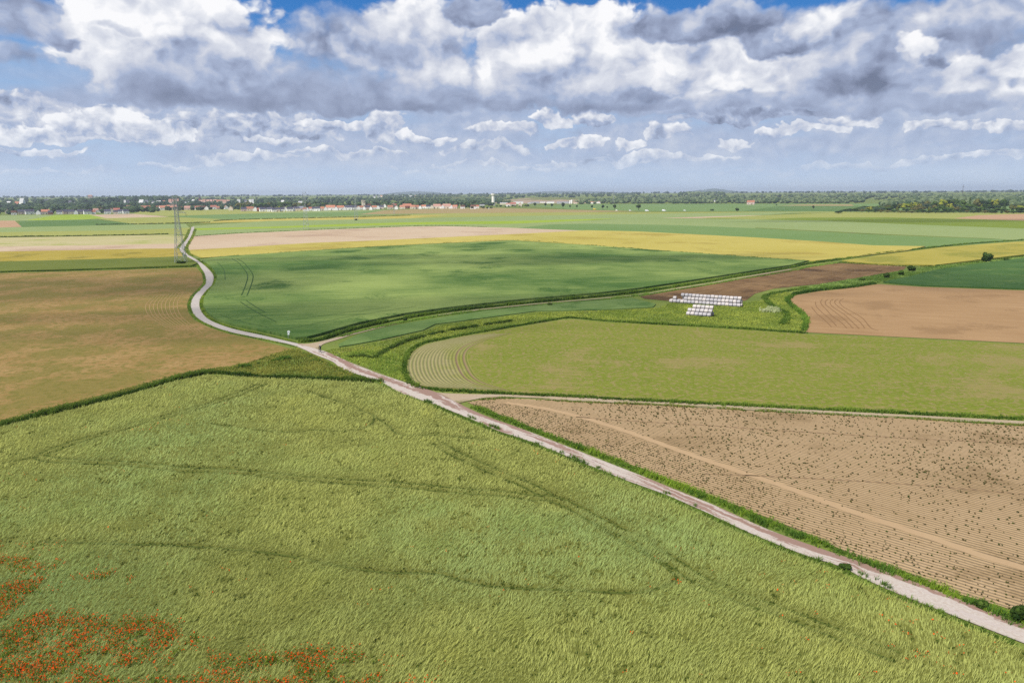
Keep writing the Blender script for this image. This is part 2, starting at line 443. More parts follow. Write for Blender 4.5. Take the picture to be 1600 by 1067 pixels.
def offset_line(P, w):
    L, Rr = [], []
    for i, p in enumerate(P):
        t = (P[min(i + 1, len(P) - 1)] - P[max(i - 1, 0)]); t.z = 0; t.normalize(); n = Vector((-t.y, t.x, 0))
        L.append(p + n * w / 2); Rr.append(p - n * w / 2)
    return L, Rr
def ang_px(a, b):
    d = at(*b) - at(*a); return math.atan2(d.y, d.x)
def track(name, pts, w, mat, z, parent=None, label=None, n=6):
    L, Rr = offset_line(smooth_line(poly_px(pts), n=n), w)
    return ribbon(name, L, Rr, mat, z, parent, label)

# ---- far strips beyond the pale field, left to right, far to near
G1 = field_mat('pale_wheat_green', (156, 176, 104), (176, 190, 122), big=0.006, mid=0.05, fine=0.4, streak=0.35, amt=(0.5, 0.3, 0.2))
G2 = field_mat('mid_wheat_green', (124, 156, 84), (146, 172, 102), big=0.006, mid=0.05, fine=0.4, streak=0.4, amt=(0.5, 0.3, 0.2))
G3 = field_mat('deep_wheat_green', (104, 138, 68), (124, 152, 84), big=0.006, mid=0.05, fine=0.4, streak=0.4, amt=(0.5, 0.3, 0.2))
YG = field_mat('bright_yellow_green', (160, 188, 48), (184, 204, 70), big=0.006, mid=0.05, fine=0.4, streak=0.4, amt=(0.5, 0.3, 0.2))
OL = field_mat('olive_green', (172, 178, 84), (190, 190, 104), big=0.006, mid=0.05, fine=0.4, streak=0.4, amt=(0.5, 0.3, 0.2))
OLD = field_mat('dark_olive_green', (128, 148, 44), (148, 166, 60), big=0.004, mid=0.05, fine=0.4, streak=0.4, amt=(0.5, 0.3, 0.2))
YE = field_mat('ripening_barley', (206, 190, 88), (226, 208, 112), (196, 176, 84), big=0.008, mid=0.08, fine=0.5, streak=0.55, ang=ang_px((300, 392), (1180, 390)), amt=(0.6, 0.3, 0.25), thr=0.6)
CR = field_mat('pale_dry_soil', (220, 190, 154), (236, 212, 180), (208, 178, 148), big=0.006, mid=0.06, fine=0.5, streak=0.6, amt=(0.6, 0.25, 0.2), ang=ang_px((300, 372), (900, 362)))
PK = field_mat('brownish_fallow', (184, 160, 104), (196, 174, 120), big=0.006, mid=0.05, fine=0.4, streak=0.4, amt=(0.5, 0.3, 0.2))
OR = field_mat('orange_soil', (206, 164, 122), (220, 180, 140), big=0.006, mid=0.05, fine=0.4, streak=0.3, amt=(0.5, 0.3, 0.2))
LX, RX = -420, 2020
field('meadow', 'pale green far meadow behind the row of roadside trees', [(820, 322), (1010, 317), (1180, 318.5), (1330, 317), (1500, 311), (RX, 311), (RX, 335), (1300, 331), (1000, 330), (890, 327)], G2)
field('meadow', 'brighter green far meadow strip near the lone tree', [(1160, 330), (1220, 322), (1340, 322), (1420, 331)], G3)
field('meadow', 'thin pinkish bare strip far behind the lone tree', [(1215, 321.5), (1250, 319.8), (1330, 319.5), (1335, 322)], PK)
field('crop_field', 'light green field below the first houses on the left', [(LX, 339), (0, 337), (97, 336), (120, 343), (0, 346), (LX, 349)], G1)
field('crop_field', 'bright yellow green field below the dark roofed houses', [(86, 336.3), (142, 335), (172, 340.5), (120, 344), (40, 344.5)], YG)
field('crop_field', 'olive strip below the red roofed houses by the tall pylon', [(208, 334.5), (222, 329), (360, 327.5), (480, 328.5), (480, 333), (262, 338)], OL)
field('crop_field', 'green strip of wheat behind the second pylon', [(262, 338), (420, 333), (560, 329), (700, 328), (700, 336), (420, 342), (350, 344)], G2)
field('crop_field', 'light wheat strip right below the white houses', [(410, 333.5), (480, 330), (620, 328), (560, 331)], G1)
field('bare_field', 'pale bare strip below the dark roofed houses', [(140, 336), (207, 334.3), (264, 338.6), (228, 340.5), (165, 341)], CR)
field('crop_field', 'yellowish green field under the pale bare strip', [(150, 341.5), (262, 339), (365, 343.5), (340, 347), (215, 351)], OL)
field('crop_field', 'dark green field beside the small orange plot', [(30, 345.2), (120, 343.5), (148, 343), (212, 350.8), (190, 352.5), (100, 354), (30, 355)], G3)
field('bare_field', 'small orange bare plot at the left edge', [(LX, 349), (0, 345), (23, 345), (34, 354.8), (0, 355.8), (LX, 358)], OR)
field('crop_field', 'green strip left of the road under the dark green field', [(LX, 361), (0, 355.8), (210, 351.3), (290, 350), (297, 357), (200, 361), (0, 364), (LX, 372)], G1)
field('crop_field', 'yellow green strip left of the road head', [(LX, 372), (0, 363), (200, 360), (297, 356), (292, 367), (262, 366), (0, 371), (LX, 380)], OL)
field('fallow_field', 'brownish fallow strip in front of the middle houses', [(600, 329), (640, 327.5), (760, 324.5), (830, 326.5), (1000, 330.5), (880, 332.5), (700, 333.5), (560, 335.5)], PK)
field('crop_field', 'yellow strip in front of the brownish fallow', [(340, 346.5), (420, 341.5), (560, 337.5), (700, 333.5), (880, 332), (1300, 331), (1400, 331.5), (1100, 334.5), (800, 338.5), (560, 343), (380, 346.5)], OL)
field('crop_field', 'golden strip by the ditch behind the second pylon', [(310, 349), (360, 343.8), (480, 341.5), (560, 340), (640, 337), (700, 336), (640, 341.5), (480, 344.5)], YE)
field('crop_field', 'long grey green wheat strip past the second pylon', [(300, 353), (420, 345.5), (560, 343), (800, 338), (1030, 334), (1260, 331.5), (1200, 336), (1040, 342), (800, 346), (600, 350), (420, 355), (304, 357)], G1)
field('crop_field', 'bright lime strip behind the pale soil field', [(304, 357), (420, 354.5), (540, 350.2), (640, 347.5), (800, 345.5), (900, 343), (968, 341.5), (900, 345.8), (800, 350), (620, 351.5), (420, 357.5), (304, 360)], YG)
field('crop_field', 'green wheat strip along the pale soil field', [(304, 360), (420, 357), (620, 351.5), (800, 350), (900, 345.5), (1030, 341), (1180, 344), (1180, 358), (1180, 373), (996, 364), (917, 361.5), (800, 357), (695, 354), (640, 355), (500, 360), (300, 370)], G1)
field('crop_field', 'deep green wedge behind the ripe barley', [(860, 351), (917, 349.6), (1060, 352), (1180, 357), (1380, 367.5), (1560, 374), (1600, 377), (1530, 382), (1448, 387), (1364, 386), (1285, 380), (1180, 373), (1000, 363), (920, 360), (800, 357.5)], G2)
field('crop_field', 'long pale grey green wheat belt on the right', [(900, 348), (1030, 341), (1180, 343), (1280, 344), (1400, 349.5), (1600, 357.5), (RX, 366), (RX, 385), (1600, 376.5), (1550, 373), (1380, 366), (1180, 356), (1060, 351.5)], G1)
field('bare_field', 'thin cream strip in the far right fields', [(1030, 341), (1110, 338.5), (1180, 336.8), (1290, 336.5), (1200, 340), (1100, 341.5)], CR)
field('crop_field', 'bright yellow green field below the wood', [(1090, 341), (1200, 336.5), (1300, 332.5), (1400, 332), (1600, 333), (RX, 337), (RX, 352), (1600, 345), (1400, 341), (1280, 343.5), (1180, 343)], OL)
field('crop_field', 'dark olive field below the wood', [(1180, 343.5), (1250, 340.5), (1390, 340), (1495, 342.5), (1600, 345), (RX, 353), (RX, 368), (1600, 357.5), (1400, 350), (1280, 345)], OLD)
field('bare_field', 'pale pinkish bare field at the right edge below the wood', [(1490, 341.5), (1530, 336.5), (1600, 334.5), (RX, 334), (RX, 352), (1600, 345)], OR)
# ---- left of the road
field('crop_field', 'cream and green field left of the tall pylon', [(LX, 386), (0, 371.5), (270, 367), (291, 369), (279, 384), (0, 390), (LX, 402)], field_mat('cream_green', (206, 200, 130), (222, 206, 156), (186, 190, 104), big=0.012, streak=0.7, fine=0.5, amt=(0.6, 0.3, 0.25), ang=ang_px((0, 380), (270, 376))))
field('bare_field', 'pale pinkish soil strip left of the tall pylon', [(LX, 402), (0, 385.5), (150, 383.5), (279, 381), (279, 390), (0, 395), (LX, 412)], CR)
field('barley_field', 'golden ripening barley left of the tall pylon', [(LX, 412), (0, 394.6), (222, 390), (279, 389.5), (286, 402), (220, 405.5), (0, 411), (LX, 430)], field_mat('ripening_barley_left', (186, 164, 62), (204, 184, 84), (160, 146, 60), big=0.02, streak=0.5, fine=0.6, ang=ang_px((0, 400), (270, 395)), amt=(0.6, 0.4, 0.3), thr=0.62), 0.5)
field('wheat_field', 'dark green wheat strip at the foot of the tall pylon', [(LX, 430), (0, 410.5), (215, 405), (287, 402), (309, 413), (300, 416), (160, 421), (0, 425.5), (LX, 450)], field_mat('olive_wheat_left', (112, 126, 48), (136, 144, 62), big=0.02, streak=0.6, fine=0.6, ang=ang_px((0, 418), (290, 410)), amt=(0.5, 0.4, 0.35)), 0.6)
SB = field('stubble_field', 'brown and greenish field of sparse young crop left of the road', [(LX, 450), (0, 427), (160, 423), (306, 418.2), (316, 428), (318, 441), (309, 452), (297, 463), (292, 476), (294, 488), (303, 500), (324, 511), (357, 522), (405, 532), (440, 541), (458, 546), (440, 551), (388, 567), (337, 577), (271, 590), (200, 607), (130, 625), (60, 643), (0, 659), (LX, 760)],
    field_mat('sparse_crop_brown', (166, 134, 76), (192, 158, 102), (152, 136, 70), big=0.022, mid=0.16, fine=1.1, streak=0.75, ang=ang_px((0, 520), (300, 500)), thr=0.50, amt=(0.45, 0.6, 0.75), bump=0.2, spots=(0.5, 0.54, (132, 126, 54), 0.6)))
# ---- centre
field('soil_field', 'pale dry soil field behind the golden barley', [(302, 369.5), (380, 364.7), (511, 359), (642, 354.3), (695, 353.7), (800, 356.3), (920, 361), (800, 367.5), (695, 372.3), (590, 377.2), (485, 381.3), (380, 388), (297, 392.5), (292, 384)], CR)
field('barley_field', 'wide golden barley field behind the dark green wheat', [(297, 392), (380, 387.6), (485, 381), (590, 377), (695, 372), (800, 367.2), (917, 361), (996, 362.8), (1180, 372.4), (1285, 379), (1364, 385), (1446, 386.3), (1416, 393), (1364, 399), (1319, 405), (1274, 408.8), (1180, 403.3), (1022, 392), (917, 384), (802, 376.5), (695, 381.2), (590, 386.3), (485, 393), (380, 400.3), (318, 404.5), (298, 397)], YE, 0.6)
BG = field('wheat_field', 'big dark green wheat field right of the winding road', [(312, 407), (360, 401.3), (380, 400.5), (485, 393.4), (590, 386.8), (695, 381.7), (800, 377), (917, 384.6), (1022, 392.5), (1180, 404), (1262, 409.3), (1236, 416), (1180, 424.5), (1100, 437), (1062, 443), (999, 452.5), (935, 460), (819, 470), (702, 483), (631, 493), (560, 507.5), (500, 525), (480, 530), (462, 531), (430, 524), (400, 517), (367, 510.5), (340, 502), (325, 492), (318, 481), (318.5, 469), (326, 457), (336, 446), (339.5, 434), (334, 422), (322, 412)],
    field_mat('dark_wheat', (84, 120, 52), (166, 184, 100), (80, 114, 48), big=0.011, mid=0.06, fine=0.9, streak=0.75, ang=ang_px((400, 440), (1000, 425)), thr=0.62, amt=(1.0, 0.35, 0.25), bump=0.25), 0.7)
field('barley_field', 'golden barley strip behind the dark bush on the right', [(1316, 409), (1377, 400.2), (1469, 388.3), (1547, 382), (1600, 378.3), (RX, 360), (RX, 385), (1600, 399.3), (1521, 408.5), (1463, 415.8), (1364, 413.5)], field_mat('ripening_barley_right', (186, 174, 74), (208, 192, 92), (168, 164, 70), big=0.012, mid=0.08, fine=0.5, streak=0.7, ang=ang_px((1320, 408), (1600, 390)), amt=(0.6, 0.3, 0.3), thr=0.56), 0.6)
field('ploughed_field', 'dark brown ploughed wedge behind the bale stacks', [(1000, 463.5), (1061, 453.5), (1112, 445), (1175, 431.5), (1250, 419), (1311, 411.3), (1416, 416.8), (1411, 422.5), (1311, 439), (1280, 444), (1210, 451), (1180, 459), (1165, 470), (1120, 471.5), (1045, 470.5), (1007, 467)],
    field_mat('ploughed_brown', (130, 100, 66), (182, 146, 100), (114, 88, 58), big=0.02, mid=0.1, fine=1.0, streak=0.9, ang=ang_px((1030, 462), (1300, 415)), amt=(0.7, 0.4, 0.3), thr=0.6, bump=0.25))
field('wheat_field', 'dark green crop at the right edge below the single bush', [(RX, 392), (1600, 404.5), (1520, 414.5), (1460, 423.5), (1430, 431.5), (1380, 442.5), (1440, 447.6), (1600, 453), (RX, 468)],
    field_mat('dark_crop_right', (64, 102, 46), (98, 132, 66), (116, 140, 70), big=0.02, mid=0.1, fine=0.8, streak=0.6, ang=ang_px((1400, 442), (1600, 425)), amt=(0.8, 0.4, 0.3), thr=0.64, bump=0.25), 0.5)
RB = field('soil_field', 'smooth tan soil field with curved furrows on the right', [(1372, 444.3), (1440, 448.6), (1600, 454.2), (RX, 470), (RX, 553), (1600, 536.5), (1480, 530.5), (1380, 525.6), (1280, 520.8), (1260, 519.5), (1258, 511), (1262, 497), (1259, 488), (1247, 480), (1237, 473), (1235, 467), (1244, 461.5), (1280, 455.5), (1320, 451.5)],
    field_mat('tan_soil', (180, 142, 98), (202, 164, 118), (176, 140, 98), big=0.02, mid=0.1, fine=1.0, streak=0.95, ang=ang_px((1300, 500), (1600, 515)), amt=(0.5, 0.3, 0.25), thr=0.62, bump=0.12))
field('wheat_field', 'narrow green wheat strip beside the side track', [(529, 539), (560, 524), (609, 511), (657, 502.5), (725, 491.5), (762, 486), (875, 475), (987, 466.5), (1025, 476), (1020, 481), (942, 485), (837, 487), (725, 502), (680, 507.5), (661, 517), (594, 532), (556, 539), (530, 543)],
    field_mat('strip_wheat', (108, 138, 70), (138, 162, 90), (98, 130, 62), big=0.03, mid=0.12, fine=1.2, streak=0.7, ang=ang_px((560, 530), (900, 480)), amt=(0.7, 0.4, 0.3), thr=0.62, bump=0.25), 0.22)
BEAN = [(657, 604), (645, 599), (637, 588), (634, 574), (637, 560), (647, 547), (665, 538), (725, 525.5), (800, 513), (875, 501), (897, 499.5), (950, 504), (1100, 512), (1260, 522.5), (1380, 527.5), (1480, 532.5), (1600, 538.5), (RX, 560), (RX, 690), (1600, 653), (1300, 639), (1000, 624.5), (800, 613), (706, 608)]
BF = field('bean_field', 'yellow green field of young rows with a rounded end', BEAN,
    field_mat('young_rows', (138, 148, 48), (164, 164, 72), (180, 160, 100), big=0.02, mid=0.2, fine=1.6, streak=0.75, ang=ang_px((760, 600), (1500, 640)), rows=0.9, rowc=(122, 150, 40), rowamt=0.55, thr=0.60, amt=(0.45, 0.45, 0.6), bump=0.15, spots=(0.9, 0.53, (176, 156, 104), 0.65)))
BEET = [(730, 629), (768, 621.5), (860, 625.5), (1000, 632.5), (1200, 643.5), (1400, 653.5), (1600, 666.5), (RX, 700), (RX, 1170), (1600, 962), (1571, 950), (1492, 927), (1413, 893), (1334, 868), (1256, 832), (1177, 801), (1078, 761), (980, 724), (900, 694), (830, 668), (780, 648)]
AB = ang_px((980, 700), (1575, 860))
BT = field('beet_field', 'sandy field dotted with small dark plants beside the road', BEET,
    field_mat('sandy_soil', (190, 160, 118), (212, 182, 140), (178, 150, 110), big=0.03, mid=0.25, fine=2.2, streak=0.5, ang=AB, rows=0.62, rowc=(164, 134, 98), rowamt=0.14, amt=(0.4, 0.3, 0.5), thr=0.62, bump=0.12))
NEAR_TOP = [(-700, 860), (0, 668), (8, 667), (167, 628.5), (271, 598), (325, 587), (407, 592.5), (523, 596.5), (600, 600.5)]
NEAR_R = [(622, 609), (690, 638), (740, 659), (784, 675.5), (827, 690), (885, 713), (928, 730), (1000, 759), (1039, 773), (1098, 799), (1177, 836), (1256, 868), (1315, 888), (1354, 907), (1413, 933), (1492, 964), (1594, 1004), (1800, 1090)]
NEAR_R = [(x, y, 0.72) for x, y in NEAR_R]
NEAR = NEAR_TOP + NEAR_R + [(1800, 1500), (-700, 1500)]
NF = field('green_crop_field', 'big green field of standing crop with poppies beside the road', NEAR,
    field_mat('crop_underlayer', (118, 124, 54), (140, 142, 68), big=0.03, mid=0.3, fine=2.0, streak=0.2, amt=(0.4, 0.4, 0.4), bump=0.2), 0.15)
# ---- roads
def road_mat(name, base, base2, dirt, dirt_amt, pale):
    mt, nt, t = new_mat(name)
    uvn = nt.nodes.new('ShaderNodeUVMap'); u, v, _ = t.xyz(t.out(uvn, 'UV'))
    geo = nt.nodes.new('ShaderNodeNewGeometry'); P = t.out(geo, 'Position')
    w = t.noise(P, 0.5, 3) - 0.5
    a = t.noise(t.vec(u * 0.06, v * 2.6 + w * 0.9), 1.0, 5, 0.62)
    b = t.noise(P, 3.0, 4, 0.65)
    c = t.noise(t.vec(u * 0.16 + 9.0, v * 3.2), 1.0, 4, 0.6)
    col = t.mix(b.step(0.3, 0.7), alb(base), alb(base2))
    wear = ((v - 0.5).f('ABSOLUTE')).step(0.05, 0.3)
    col = t.mix((c + (b - 0.5) * 0.3).step(0.5, 0.62) * pale, col, alb((226, 210, 200)))
    g = (a + (b - 0.5) * 0.25 + (v - 0.5) * 0.22).step(1 - dirt_amt - 0.04, 1 - dirt_amt + 0.05)
    col = t.mix(g * 0.85, col, alb(dirt))
    edge = ((v - 0.5).f('ABSOLUTE') + (b - 0.5) * 0.12).step(0.42, 0.5)
    col = t.mix(edge * 0.5, col, alb((150, 140, 96)))
    finish(nt, col, 0.9, b, 0.04, 1.0, 0.2)
    return mt
RM1 = road_mat('pale_road', (206, 194, 182), (226, 216, 204), (196, 178, 162), 0.3, 0.3)
RM2 = road_mat('worn_concrete_road', (218, 200, 184), (234, 222, 208), (168, 128, 110), 0.48, 0.6)
TRM = road_mat('dirt_track', (196, 172, 140), (214, 192, 160), (146, 140, 82), 0.42, 0.2)
L1 = [(299, 355), (298.3, 358.5), (293.5, 370), (288.6, 377.6), (281, 386.6), (280, 390), (282.3, 394.5), (291.7, 401), (300.7, 406), (308.6, 411), (314, 419), (320, 429), (321.6, 442), (314.5, 451), (303, 463), (298, 475), (300, 486), (307, 496), (325, 507), (357.5, 518.6), (406, 529), (446, 537), (464, 542)]
R1 = [(303.8, 354.5), (303.3, 358), (299.5, 369), (295, 377), (289.5, 386.6), (288.4, 390), (290.2, 394.5), (298, 400.5), (306, 405.3), (315, 411.5), (325, 420), (333.5, 431), (331.8, 444.5), (322, 455), (313.5, 467), (311.8, 478), (316, 489), (325, 498.5), (341, 506.5), (368, 515.2), (414, 525.2), (449, 533.5), (466, 537.3)]
L2 = [(464, 542), (477, 547.5), (486, 552), (499, 557.5), (520, 566), (540, 576), (583, 590), (632, 613), (678, 628.5), (712.5, 642), (747, 656.5), (784, 672), (827.5, 686.5), (885, 709.5), (928, 727), (980, 748), (1039, 769.5), (1098, 795), (1177, 832), (1256, 864), (1315, 883), (1354, 903), (1413, 929), (1492, 960), (1594, 1000), (1800, 1080)]
R2 = [(466, 537.3), (482, 542), (495, 545.5), (508, 549.5), (522, 555), (548, 567), (597.5, 586), (646, 602), (686, 615), (722, 633.5), (760, 651), (800, 665), (845, 682), (900, 703.5), (945, 721.5), (1000, 743), (1059, 767), (1118, 791), (1200, 828), (1280, 857), (1345, 879), (1390, 895), (1452, 919), (1531, 950), (1640, 993), (1830, 1068)]
def road(name, label, L, Rr, mat, z):
    return ribbon(name, smooth_line(poly_px(L), n=5), smooth_line(poly_px(Rr), n=5), mat, z, None, label)
ZR = 0.115
road('road', 'pale winding road past the tall pylon', L1, R1, RM1, ZR)
road('road', 'worn pinkish concrete farm road along the big crop field', [(x - 2.5, y + 3.0) if i > 4 else (x, y) for i, (x, y) in enumerate(L2)], R2, RM2, ZR)
road('track', 'sandy fork where the side track joins the road', [(464, 537), (482, 537.3), (505, 533), (524, 528), (545, 522)], [(500, 548), (502, 541), (508, 537), (526, 531.5), (546, 525)], TRM, ZR - 0.006)
track('track', [(540, 525), (575, 516), (609, 508), (650, 499.3), (690, 492.5), (725, 487.3), (762, 483), (819, 477), (875, 472), (935, 467), (999, 461), (1065, 450), (1112, 442.5), (1180, 430.5), (1236, 421)], 1.6, TRM, ZR - 0.012, None, 'thin sandy side track beneath the hedge of the wheat field')
road('track', 'sandy fork of the field track beside the beet field', [(676, 613), (700, 615), (745, 616.5), (800, 617.5), (860, 621)], [(716, 631), (732, 627), (760, 622), (800, 621), (860, 624)], TRM, ZR - 0.006)
track('track', [(850, 622), (930, 625.5), (1000, 629), (1100, 634.5), (1200, 640), (1300, 645.5), (1400, 650.5), (1500, 656), (1600, 661.5), (1800, 673)], 2.2, TRM, ZR - 0.012, None, 'grassy field track between the bean rows and the beet field')

# ------------------------------------------------------------------ plant cover (one object of stuff per stand)
def proj(P):
    """photo pixel of world points (N,3)"""
    Q = np.asarray(P, float) - np.array([0, 0, CAM_H])
    z = Q @ np.array(FW); x = Q @ np.array(RT); y = Q @ np.array(UP)
    return 800 + FPX * x / z, 533.5 - FPX * y / z, z
def foliage_mat(name, transl=0.25, rnd=0.0, rough=0.75):
    mt, nt, t = new_mat(name)
    at_ = nt.nodes.new('ShaderNodeAttribute'); at_.attribute_name = 'Col'
    col = t.out(at_, 'Color')
    if rnd:
        oi = nt.nodes.new('ShaderNodeObjectInfo'); f = (t.out(oi, 'Random') - 0.5) * (2 * rnd) + 1.0
        col = t.mix(1.0, col, t.vec(f, f, f), 'MULTIPLY')
    d = nt.nodes.new('ShaderNodeBsdfDiffuse'); nt.links.new(col.k, d.inputs[0])
    tr = nt.nodes.new('ShaderNodeBsdfTranslucent'); nt.links.new(col.k, tr.inputs[0])
    mx = nt.nodes.new('ShaderNodeMixShader'); mx.inputs[0].default_value = transl
    nt.links.new(d.outputs[0], mx.inputs[1]); nt.links.new(tr.outputs[0], mx.inputs[2])
    o = nt.nodes.new('ShaderNodeOutputMaterial'); nt.links.new(mx.outputs[0], o.inputs[0])
    return mt
FOL = foliage_mat('grass_blades', 0.42)
def blades(name, P, z0, h, col, nb, rad, w, lean, mat=None, spread=0.5, seed=1, tipcol=None):
    """bent blades in tufts. P (N,2); h, w, rad scalars or (N,); col (N,3); lean (N,2) drift of the tips"""
    g = np.random.default_rng(seed); N = len(P)
    if N == 0: return None
    h = np.broadcast_to(np.asarray(h, float), (N,)); w = np.broadcast_to(np.asarray(w, float), (N,)); rad = np.broadcast_to(np.asarray(rad, float), (N,))
    z0 = np.broadcast_to(np.asarray(z0, float), (N,))
    I = np.repeat(np.arange(N), nb); M = len(I)
    a = g.uniform(0, 2 * np.pi, M); r = rad[I] * np.sqrt(g.uniform(0, 1, M))
    bx = P[I, 0] + r * np.cos(a); by = P[I, 1] + r * np.sin(a)
    hh = h[I] * g.uniform(0.7, 1.25, M)
    dx = lean[I, 0] + g.normal(0, spread, M) * hh * 0.5; dy = lean[I, 1] + g.normal(0, spread, M) * hh * 0.5
    wa = g.uniform(0, np.pi, M); ww = w[I] * g.uniform(0.7, 1.3, M) * 0.5
    wx = np.cos(wa) * ww; wy = np.sin(wa) * ww
    V = np.empty((M, 5, 3), np.float32); zz = z0[I]
    V[:, 0] = np.stack([bx - wx, by - wy, zz], -1); V[:, 1] = np.stack([bx + wx, by + wy, zz], -1)
    mx, my, mz = bx + dx * 0.35, by + dy * 0.35, zz + hh * 0.65
    V[:, 2] = np.stack([mx + wx, my + wy, mz], -1); V[:, 3] = np.stack([mx - wx, my - wy, mz], -1)
    V[:, 4] = np.stack([bx + dx, by + dy, zz + hh], -1)
    b = (np.arange(M) * 5)[:, None]
    q = b + np.array([[0, 1, 2, 3]]); t = b + np.array([[3, 2, 4]])
    cc = np.clip(np.asarray(col)[I] * g.uniform(0.88, 1.12, (M, 1)), 0, 1)
    CC = np.repeat(cc[:, None, :], 5, 1)
    if tipcol is not None: CC[:, 4] = CC[:, 4] * 0.5 + 0.5 * np.asarray(tipcol)
    me = np_mesh(name, V.reshape(-1, 3), q, t, col=CC.reshape(-1, 3))
    return link(name, me, mat or FOL)
def A(c, k=1.0): return np.array(alb(c, k))
def AV(c): return np.array(alb(c, 2.4))                    # leaf colour: blades shade one another, so a leaf is lighter than its stand
def mixc(f, a, b): return a[None, :] * (1 - f[:, None]) + b[None, :] * f[:, None]

# ---- the near crop
PNEAR = [(p.x, p.y) for p in poly_px(NEAR)]
TR = [[(62, 714), (101, 699), (136, 687), (186, 674), (221, 662), (248, 656), (329, 633), (368, 619), (411, 602)],
      [(62, 715), (70, 719), (97, 722), (155, 724), (217, 728), (279, 735.6), (337, 737.5), (407, 743), (465, 749), (523, 754), (581, 757), (655, 763), (704, 768), (784, 774), (827, 780), (856, 781), (885, 790), (928, 813), (971, 834.6), (1000, 846), (1019, 864), (1059, 887), (1082, 903), (1137, 931), (1193, 950), (1252, 972), (1400, 1030)],
      [(684, 695), (712, 712), (758, 732.5), (790, 747), (827, 762), (856, 779)],
      [(885, 796), (930, 824), (980, 854), (1019, 875.6), (1047, 895), (1056, 911), (1024, 924), (980, 930), (900, 926), (848, 924), (800, 922), (740, 916), (680, 900), (605, 898), (543, 890), (419, 867), (295, 857), (194, 853), (60, 850)],
      [(484, 614), (515, 625), (558, 639), (563, 643), (583, 650.6), (597.5, 661), (609, 669)],
      [(583, 651), (584, 658), (574, 669), (540, 676), (496, 674), (430, 677), (330, 664)],
      [(609, 669), (626, 682), (684, 682), (760, 690)], [(60, 716), (25, 722), (-40, 735)]]
TRW = [[(v.x, v.y) for v in smooth_line(poly_px(t), n=4)] for t in TR]
def near_crop():
    out = []
    g = np.random.default_rng(5)
    for d0, d1, s in ((46, 84, 0.26), (84, 112, 0.32), (112, 190, 0.42)):
        x = np.arange(-150, 130, s); y = np.arange(d0 * 0.5, d1 + 1, s)
        X, Y = np.meshgrid(x, y); P = np.stack([X.ravel(), Y.ravel()], -1) + g.uniform(-s * 0.55, s * 0.55, (X.size, 2))
        d = np.hypot(P[:, 0], P[:, 1]); P = P[(d >= d0) & (d < d1)]
        px, py, zz = proj(np.column_stack([P, np.full(len(P), 0.5)]))
        P = P[(px > -110) & (px < 1710) & (py < 1130) & (zz > 0)]
        P = P[inside(P, PNEAR)]; out.append((P, s))
    P = np.concatenate([p for p, s in out]); S = np.concatenate([np.full(len(p), s) for p, s in out])
    td = np.full(len(P), 99.0)
    for k, l in enumerate(TRW):
        for off in ((0.0,) if k in (3, 4, 5, 6, 7) else (-0.8, 0.8)):
            L = [Vector((a, b, 0)) for a, b in l]; LL, RR_ = offset_line(L, abs(off) * 2)
            ln = LL if off > 0 else RR_
            if off == 0: ln = L
            td = np.minimum(td, line_dist(P, [(v.x, v.y) for v in ln]))
    n1 = fbm(P[:, 0] / 26, P[:, 1] / 26, 21, 4); n2 = fbm(P[:, 0] / 5, P[:, 1] / 5, 31, 3); n3 = fbm(P[:, 0] / 1.3, P[:, 1] / 1.3, 41, 2)
    gap = td + (n3 - 0.5) * 0.8 + (n2 - 0.5) * 1.3 + 0.06
    n5 = fbm(P[:, 0] / 0.8, P[:, 1] / 0.8, 47, 2); thin = (n5 < 0.30 + 0.25 * (0.5 - n2))
    keep = (gap > 0.25) & ~(thin & (g.uniform(0, 1, len(P)) < 0.75))
    low = ~keep & (g.uniform(0, 1, len(P)) < 0.45)
    px, py, _ = proj(np.column_stack([P, np.full(len(P), 0.6)]))
    edge = line_dist(P, [(p.x, p.y) for p in poly_px(NEAR_R)])
    blu = np.clip((n1 - 0.42) * 2.4 + (n2 - 0.5) * 0.8 + np.clip((py - 880) / 250, 0, 1) * np.clip((800 - px) / 600, 0, 1) * 1.1, 0, 1)
    col = mixc(blu, A((180, 184, 106), 2.0), A((162, 180, 112), 2.0))
    yl = np.clip(1 - edge / 7, 0, 1) * np.clip((py - 620) / 250, 0, 1)
    col = mixc(np.clip(yl * 0.45 + (n2 - 0.6), 0, 1), np.array([1., 1, 1]), A((172, 162, 66), 1.1) / A((172, 172, 96), 1.12)) * col
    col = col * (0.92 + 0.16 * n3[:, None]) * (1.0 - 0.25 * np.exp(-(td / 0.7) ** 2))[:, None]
    hgt = (0.29 + 0.12 * (n3 - 0.3) + 0.25 * (n2 - 0.5)) * np.where(td < 1.0, 0.8, 1.0)
    wd = np.stack([0.22 + 0.5 * (n2 - 0.5), 0.16 + 0.6 * (fbm(P[:, 0] / 4 + 50, P[:, 1] / 4, 51, 2) - 0.5)], -1)
    k = keep
    o = blades('standing_crop', P[k], 0.24, hgt[k] * np.where(S[k] > 0.4, 1.1, 1.0), col[k], 4, S[k] * 0.5, S[k] * 0.105, wd[k], seed=3, spread=0.55)
    tag(o, 'green and yellowish ears of the big crop field beside the road', 'crop', None, 'stuff')
    k = low
    o = blades('weeds', P[k], 0.22, 0.16, np.tile(A((84, 104, 42), 1.2), (k.sum(), 1)) * (0.7 + 0.6 * n3[k][:, None]), 3, S[k] * 0.5, S[k] * 0.3, wd[k] * 0.3, seed=4, spread=0.9)
    tag(o, 'dark green weeds in the wheel tracks of the big crop field', 'weeds', None, 'stuff')
    lane = field_mat('crop_lane', (92, 106, 42), (116, 126, 56), big=0.05, mid=0.4, fine=2.0, streak=0.1, amt=(0.3, 0.3, 0.3), bump=0.08)
